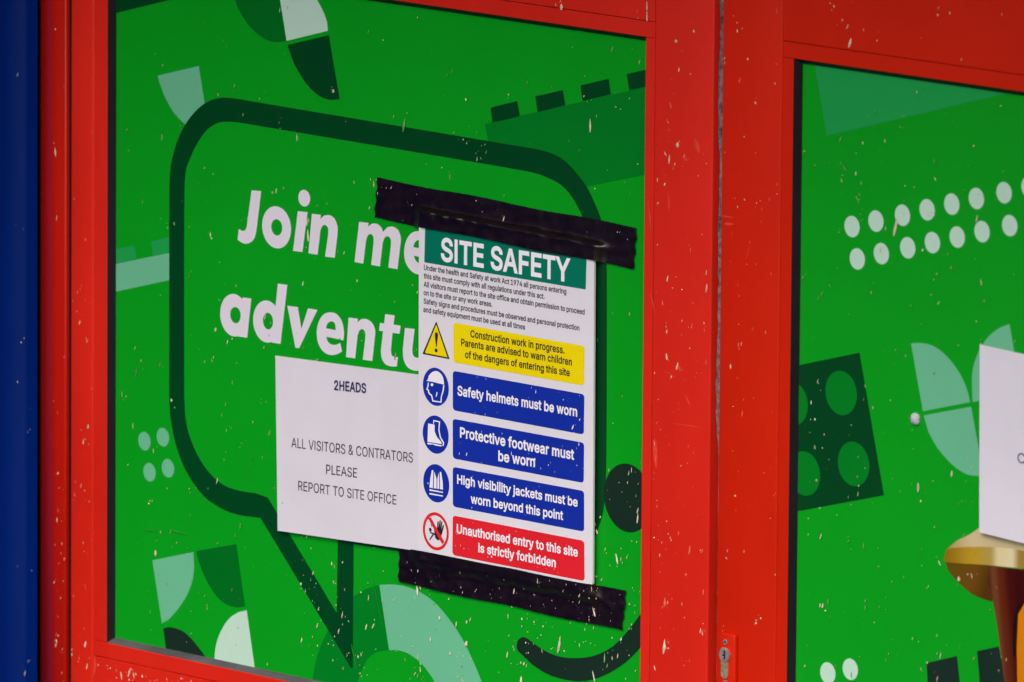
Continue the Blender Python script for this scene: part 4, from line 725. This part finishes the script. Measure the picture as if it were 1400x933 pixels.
# safety sign board
sg = empty('safety_sign', at(690, 560, -.006), 'tall white site safety sign with coloured panels, taped to the left door', 'sign')
ysn = -.0086
tl, tr, br, bl = (572.8, 300), (812.4, 344), (810.2, 800.5), (571.8, 752.5)
mb = MB(); mb.prism([uv(rounded([tl, bl, br, tr], 3), ysn)], ysn, ysn+.0026); mb.build('board', 'board', sg)
SA, SB, SC = Z(560, 340, 4.912), Z(560, 490, 4.912), Z(540, 640, 3.888)
a1, a2, a3 = ysn-.0002, ysn-.0004, ysn-.0006
hp = flat('header_panel', 'sign_green', [[[(581.5, 300)]+LA([(295, 475), (1108, 612), (1112, 470)])+[(802, 340)]]], a1, sg)
mb = MB(); text_line(mb, 'SITE SAFETY', *LA([(378, 463), (1031, 573)]), 30.0, a2, 2); mb.build('lettering', 'sign_white', hp)
mb = MB()
for t, a, b_ in (('Under the health and Safety at work Act 1974 all persons entering', (96, 143), (1052, 306)),
                 ('this site must comply with all regulations under this act.', (95, 199), (906, 339)),
                 ('All visitors must report to the site office and obtain permission to proceed', (94, 256), (1175, 444)),
                 ('on to the site or any work areas.', (94, 312), (555, 392)),
                 ('Safety signs and procedures must be observed and personal protection', (94, 369), (1140, 551)),
                 ('and safety equipment must be used at all times', (92, 425), (775, 545))):
    text_line(mb, t, *SA([a, b_]), 6.9, a1, 1)
mb.build('body_text', 'ink', sg)
wp = flat('warning_panel', 'sign_yellow', [[rounded(SA([(294, 497), (293, 764), (1171, 921), (1176, 656)]), 5)]], a1, sg)
mb = MB()
text_line(mb, 'Construction work in progress.', *SA([(408, 595), (1040, 706)]), 9.6, a2, 1)
text_line(mb, 'Parents are advised to warn children', *SA([(346, 652), (1090, 786)]), 9.4, a2, 1)
text_line(mb, 'of the dangers of entering this site', *SA([(372, 733), (1075, 858)]), 9.4, a2, 1)
mb.build('lettering', 'ink', wp)
def info(name, m, quad, lines, cap):
    pn = flat(name, m, [[rounded(quad, 5)]], a1, sg)
    mb = MB()
    for t, a, b_ in lines: text_line(mb, t, a, b_, cap, a2, 2)
    mb.build('lettering', 'sign_white', pn); return pn
p_ = info('instruction_panel', 'sign_blue', SB([(290, 84), (290, 349), (1170, 513), (1174, 243)]), [('Safety helmets must be worn', *SB([(321, 247), (1125, 391)]))], 12.6)
p_['label'] = 'blue panel about safety helmets'
p_ = info('instruction_panel', 'sign_blue', SB([(289, 406), (290, 673), (1169, 838), (1172, 568)]), [('Protective footwear must', *SB([(338, 530), (1105, 681)])), ('be worn', *SB([(595, 687), (842, 729)]))], 13.4)
p_['label'] = 'blue panel about protective footwear'
p_ = info('instruction_panel', 'sign_blue', [(619, 638.4), (619, 692.8), (798.6, 727.2), (798.6, 671.6)], [('High visibility jackets must be', *SC([(330, 82), (971, 206)])), ('worn beyond this point', *SC([(402, 186), (894, 276)]))], 11.8)
p_['label'] = 'blue panel about high visibility jackets'
p_ = info('prohibition_panel', 'sign_red', SC([(307, 252), (305, 463), (1008, 602), (1006, 388)]), [('Unauthorised entry to this site', *SC([(328, 345), (972, 472)])), ('is strictly forbidden', *SC([(442, 446), (855, 528)]))], 11.8)
# pictograms
pt = flat('pictogram', 'ink', [[rounded(SA([(179, 488), (86, 708), (269, 744)]), 1.5)]], a1, sg); pt['label'] = 'yellow warning triangle'
flat('symbol_ground', 'sign_yellow', [[rounded(SA([(179, 511), (102, 701), (254, 731)]), 1)]], a2, pt)
flat('symbol', 'ink', [[SA(smooth([(170, 572), (179, 563), (190, 576), (186, 620), (181, 660), (177, 660), (172, 616)], True))], [SA(ell(178, 684, 10, 13, .15))]], a3, pt)
def roundel(c, label, ry=26.4, m='sign_blue'):
    mb = MB(); mb.prism([disc_uv(*c, ry, a1)], a1); o = mb.build('pictogram', m, sg); o['label'] = label; return o
ph = roundel(SB([(176, 192)])[0], 'round blue helmet symbol')
flat('symbol', 'sign_white', [[SB([(112, 152), (122, 145)]+smooth([(128, 118), (150, 95), (180, 86), (208, 102), (224, 130), (231, 165)])+[(232, 178), (160, 160)])],
     [SB([(122, 163), (130, 165), (127, 190), (121, 207), (131, 213), (131, 225), (138, 238), (150, 245), (160, 284), (207, 291), (210, 255), (222, 215), (226, 180), (234, 182), (229, 220), (217, 260), (214, 299), (154, 291), (144, 252), (130, 242), (123, 226), (123, 218), (111, 210), (119, 190)])],
     [SB(ell(150, 178, 9, 10))], [SB([(181, 226), (188, 232), (182, 255), (175, 262)])]], a2, ph)
pb = roundel(SB([(175, 513)])[0], 'round blue safety boot symbol')
flat('symbol', 'sign_white', [[SB([(124, 438), (168, 446), (168, 492), (184, 530), (212, 562), (216, 577), (150, 566), (120, 562)])],
     [SB([(120, 567), (150, 572), (215, 585), (214, 592), (180, 588), (152, 578), (140, 580), (120, 578)])],
     [SB([(160, 414), (205, 425), (200, 480), (210, 530), (232, 568), (228, 590), (220, 588), (224, 570), (203, 534), (193, 482), (197, 431), (165, 423), (164, 440), (158, 438)])]], a2, pb)
pv = roundel(SB([(179, 840)])[0], 'round blue high visibility vest symbol')
flat('symbol', 'sign_white', [[SB([(150, 750), (160, 754), (156, 873), (133, 868), (140, 800)])], [SB([(166, 760), (181, 812), (181, 876), (162, 873)])], [SB([(186, 812), (197, 765), (199, 878), (186, 877)])], [SB([(203, 762), (212, 765), (222, 830), (224, 883), (204, 879)])],
     [SB([(133, 880), (224, 897), (224, 905), (133, 889)])], [SB([(133, 905), (224, 922), (224, 930), (133, 914)])]], a2, pv)
cx_, cy2 = SC([(217, 337)])[0]
mb = MB(); mb.prism([disc_uv(cx_, cy2, 26.4, a1), disc_uv(cx_, cy2, 22.0, a1)], a1)
pp = mb.build('pictogram', 'sign_red', sg); pp['label'] = 'round red and white no entry hand symbol'
flat('symbol_bar', 'sign_red', [[SC([(176, 268), (190, 262), (262, 392), (250, 405)])]], a3, pp)
hand = [(208, 330), (206, 312), (216, 318), (222, 335), (226, 285), (232, 283), (231, 325), (237, 278), (243, 278), (240, 326), (246, 284), (252, 287), (245, 332), (255, 302), (261, 306), (250, 348), (240, 378), (228, 386), (214, 372)]
flat('symbol', 'ink', [[SC(hand)], [SC([(180, 320), (190, 318), (196, 330), (190, 340), (182, 336)])], [SC([(186, 340), (206, 346), (214, 352), (212, 358), (200, 352), (186, 346)])], [SC([(200, 352), (206, 356), (186, 384), (182, 380)])], [SC([(192, 300), (204, 306), (202, 312), (192, 308)])]], a2, pp)
# splashes over the sign
def sgn_in(x, y): return 578 < x < 806 and 330+(x-572)*.19 < y < 745+(x-572)*.2
specks(sg, 'sign_white', (619, 500, 806, 790), a3-.0002, 130, .6, 1.2, inside=sgn_in, streak=.45)
specks(sg, 'speck', (578, 320, 806, 790), a3-.0002, 22, .45, 1, inside=sgn_in)

# ------------------------------------------------------------------ strips of black tape
def tape(name, label, corners, over, nx, nz, seed, creases):
    """over(s,t): how far it stands off where it climbs over the board; creases: wrinkle height"""
    r = random.Random(seed)
    ph_ = [r.uniform(0, 6.28) for _ in range(8)]
    e = empty(name, at(sum(c[0] for c in corners)/4, sum(c[1] for c in corners)/4, -.012), label, 'tape', 'strips of black tape')
    yb = -.0110
    C = [at(*c, yb) for c in corners]
    vs = []; fs = []
    for j in range(nz+1):
        for i in range(nx+1):
            s_, t = i/nx, j/nz
            p = C[0]*(1-s_)*(1-t)+C[1]*s_*(1-t)+C[2]*s_*t+C[3]*(1-s_)*t
            y = over(s_, t)-creases(s_, t, ph_)
            dx = dz = 0
            if i in (0, nx): dx = .0010*math.sin(j*.7+ph_[1])+r.uniform(-.0002, .0002)
            if j in (0, nz): dz = r.uniform(-.0002, .0002)+.0008*math.sin(s_*14+ph_[2])
            # keep the outline where it was surveyed although the strip lies nearer the glass at its ends
            k = (EYE.y-y)/(EYE.y-yb); q = EYE+(p-EYE)*k
            vs.append((q.x+dx, y, q.z+dz))
    W_ = nx+1
    for j in range(nz):
        for i in range(nx): a = j*W_+i; fs.append((a, a+W_, a+W_+1, a+1))
    mesh_obj('strip', vs, fs, 'tape', e, True)
    return e
def ease(a, b, x):
    x = min(max((x-a)/(b-a), 0), 1); return x*x*(3-2*x)
def over_top(s_, t):
    on = ease(.145, .185, s_)*(1-ease(.845, .90, s_))
    low = ease(.46, .64, t)                                    # lower half lies on the board, upper half on the film
    return -.0016-.0090*on*low
def cr_top(s_, t, p):
    on = ease(.14, .2, s_)*(1-ease(.85, .93, s_))
    fold = math.exp(-((t-.60-.05*math.sin(s_*7))/.09)**2)*(.0015+.0017*math.sin(s_*120+p[0]+t*9)*(1-.85*ease(.22, .5, s_))+.0008*math.sin(s_*43+p[3]+t*6)+.0005*math.sin(s_*97+p[4]-t*12))
    return on*fold+.0003*(1+math.sin(s_*31+t*9+p[1])*math.sin(t*11+p[2]))
tp = tape('tape_strip', 'creased black tape strip across the top edge of the safety sign', [(516.0, 243.2), (870.6, 311.8), (866, 368.2), (511.6, 297.8)], over_top, 150, 26, 3, cr_top)
def over_bot(s_, t):
    on = ease(.02, .10, s_)*(1-ease(.84, .90, s_))
    return -.0018-.0084*on*(1-ease(.22, .55, t))
def cr_bot(s_, t, p):
    band = math.exp(-((t-.42-.06*math.sin(s_*5+1))/.10)**2)
    return band*(.0009+.0008*math.sin(s_*33+p[0]+t*8)+.0006*math.sin(s_*71+p[5]-t*9))+.0004*(1+math.sin(s_*23+t*7+p[1])*math.sin(t*9+p[2]))+.0012*math.exp(-((s_-.06-.1*t)/.025)**2)
tb = tape('tape_strip', 'splashed black tape strip below the bottom edge of the safety sign', [(546, 749), (855.5, 808.5), (850.5, 862.4), (544.2, 796.2)], over_bot, 150, 26, 9, cr_bot)
def on_tape(c, n, size, seed):
    def f(x, y):
        t0 = c[0][1]+(x-c[0][0])*(c[1][1]-c[0][1])/(c[1][0]-c[0][0]); b0 = c[3][1]+(x-c[3][0])*(c[2][1]-c[3][1])/(c[2][0]-c[3][0])
        return t0+3 < y < b0-3
    return f
specks(tp, 'speck', (516, 245, 864, 366), -.0134, 24, .55, 1, inside=on_tape([(516, 243), (870, 312), (866, 368), (511, 298)], 0, 0, 0))
specks(tb, 'speck', (548, 752, 850, 860), -.0130, 85, .65, 1.2, inside=on_tape([(546, 751), (855, 808), (850, 862), (544, 796)], 0, 0, 0), streak=.4)

# ------------------------------------------------------------------ blob of putty on the right door
bm = bmesh.new(); bmesh.ops.create_icosphere(bm, subdivisions=3, radius=1)
c = at(1249.8, 573, -.0035)
for v in bm.verts:
    k = 1+.08*math.sin(v.co.x*4+1)*math.cos(v.co.z*5)
    x, y, z = v.co*k
    if z < -.4 and x > 0: x += .25*(-z-.4); z *= 1.08
    v.co = Vector((c.x+x*.0064, -.0015+y*.0042, c.z+z*.0066))
me = bpy.data.meshes.new('putty_blob'); bm.to_mesh(me); bm.free(); me.materials.append(M['putty'])
for p in me.polygons: p.use_smooth = True
o = bpy.data.objects.new('putty_blob', me); COL.objects.link(o)
o['label'] = 'small grey putty blob stuck beside the mint petals'; o['category'] = 'putty'
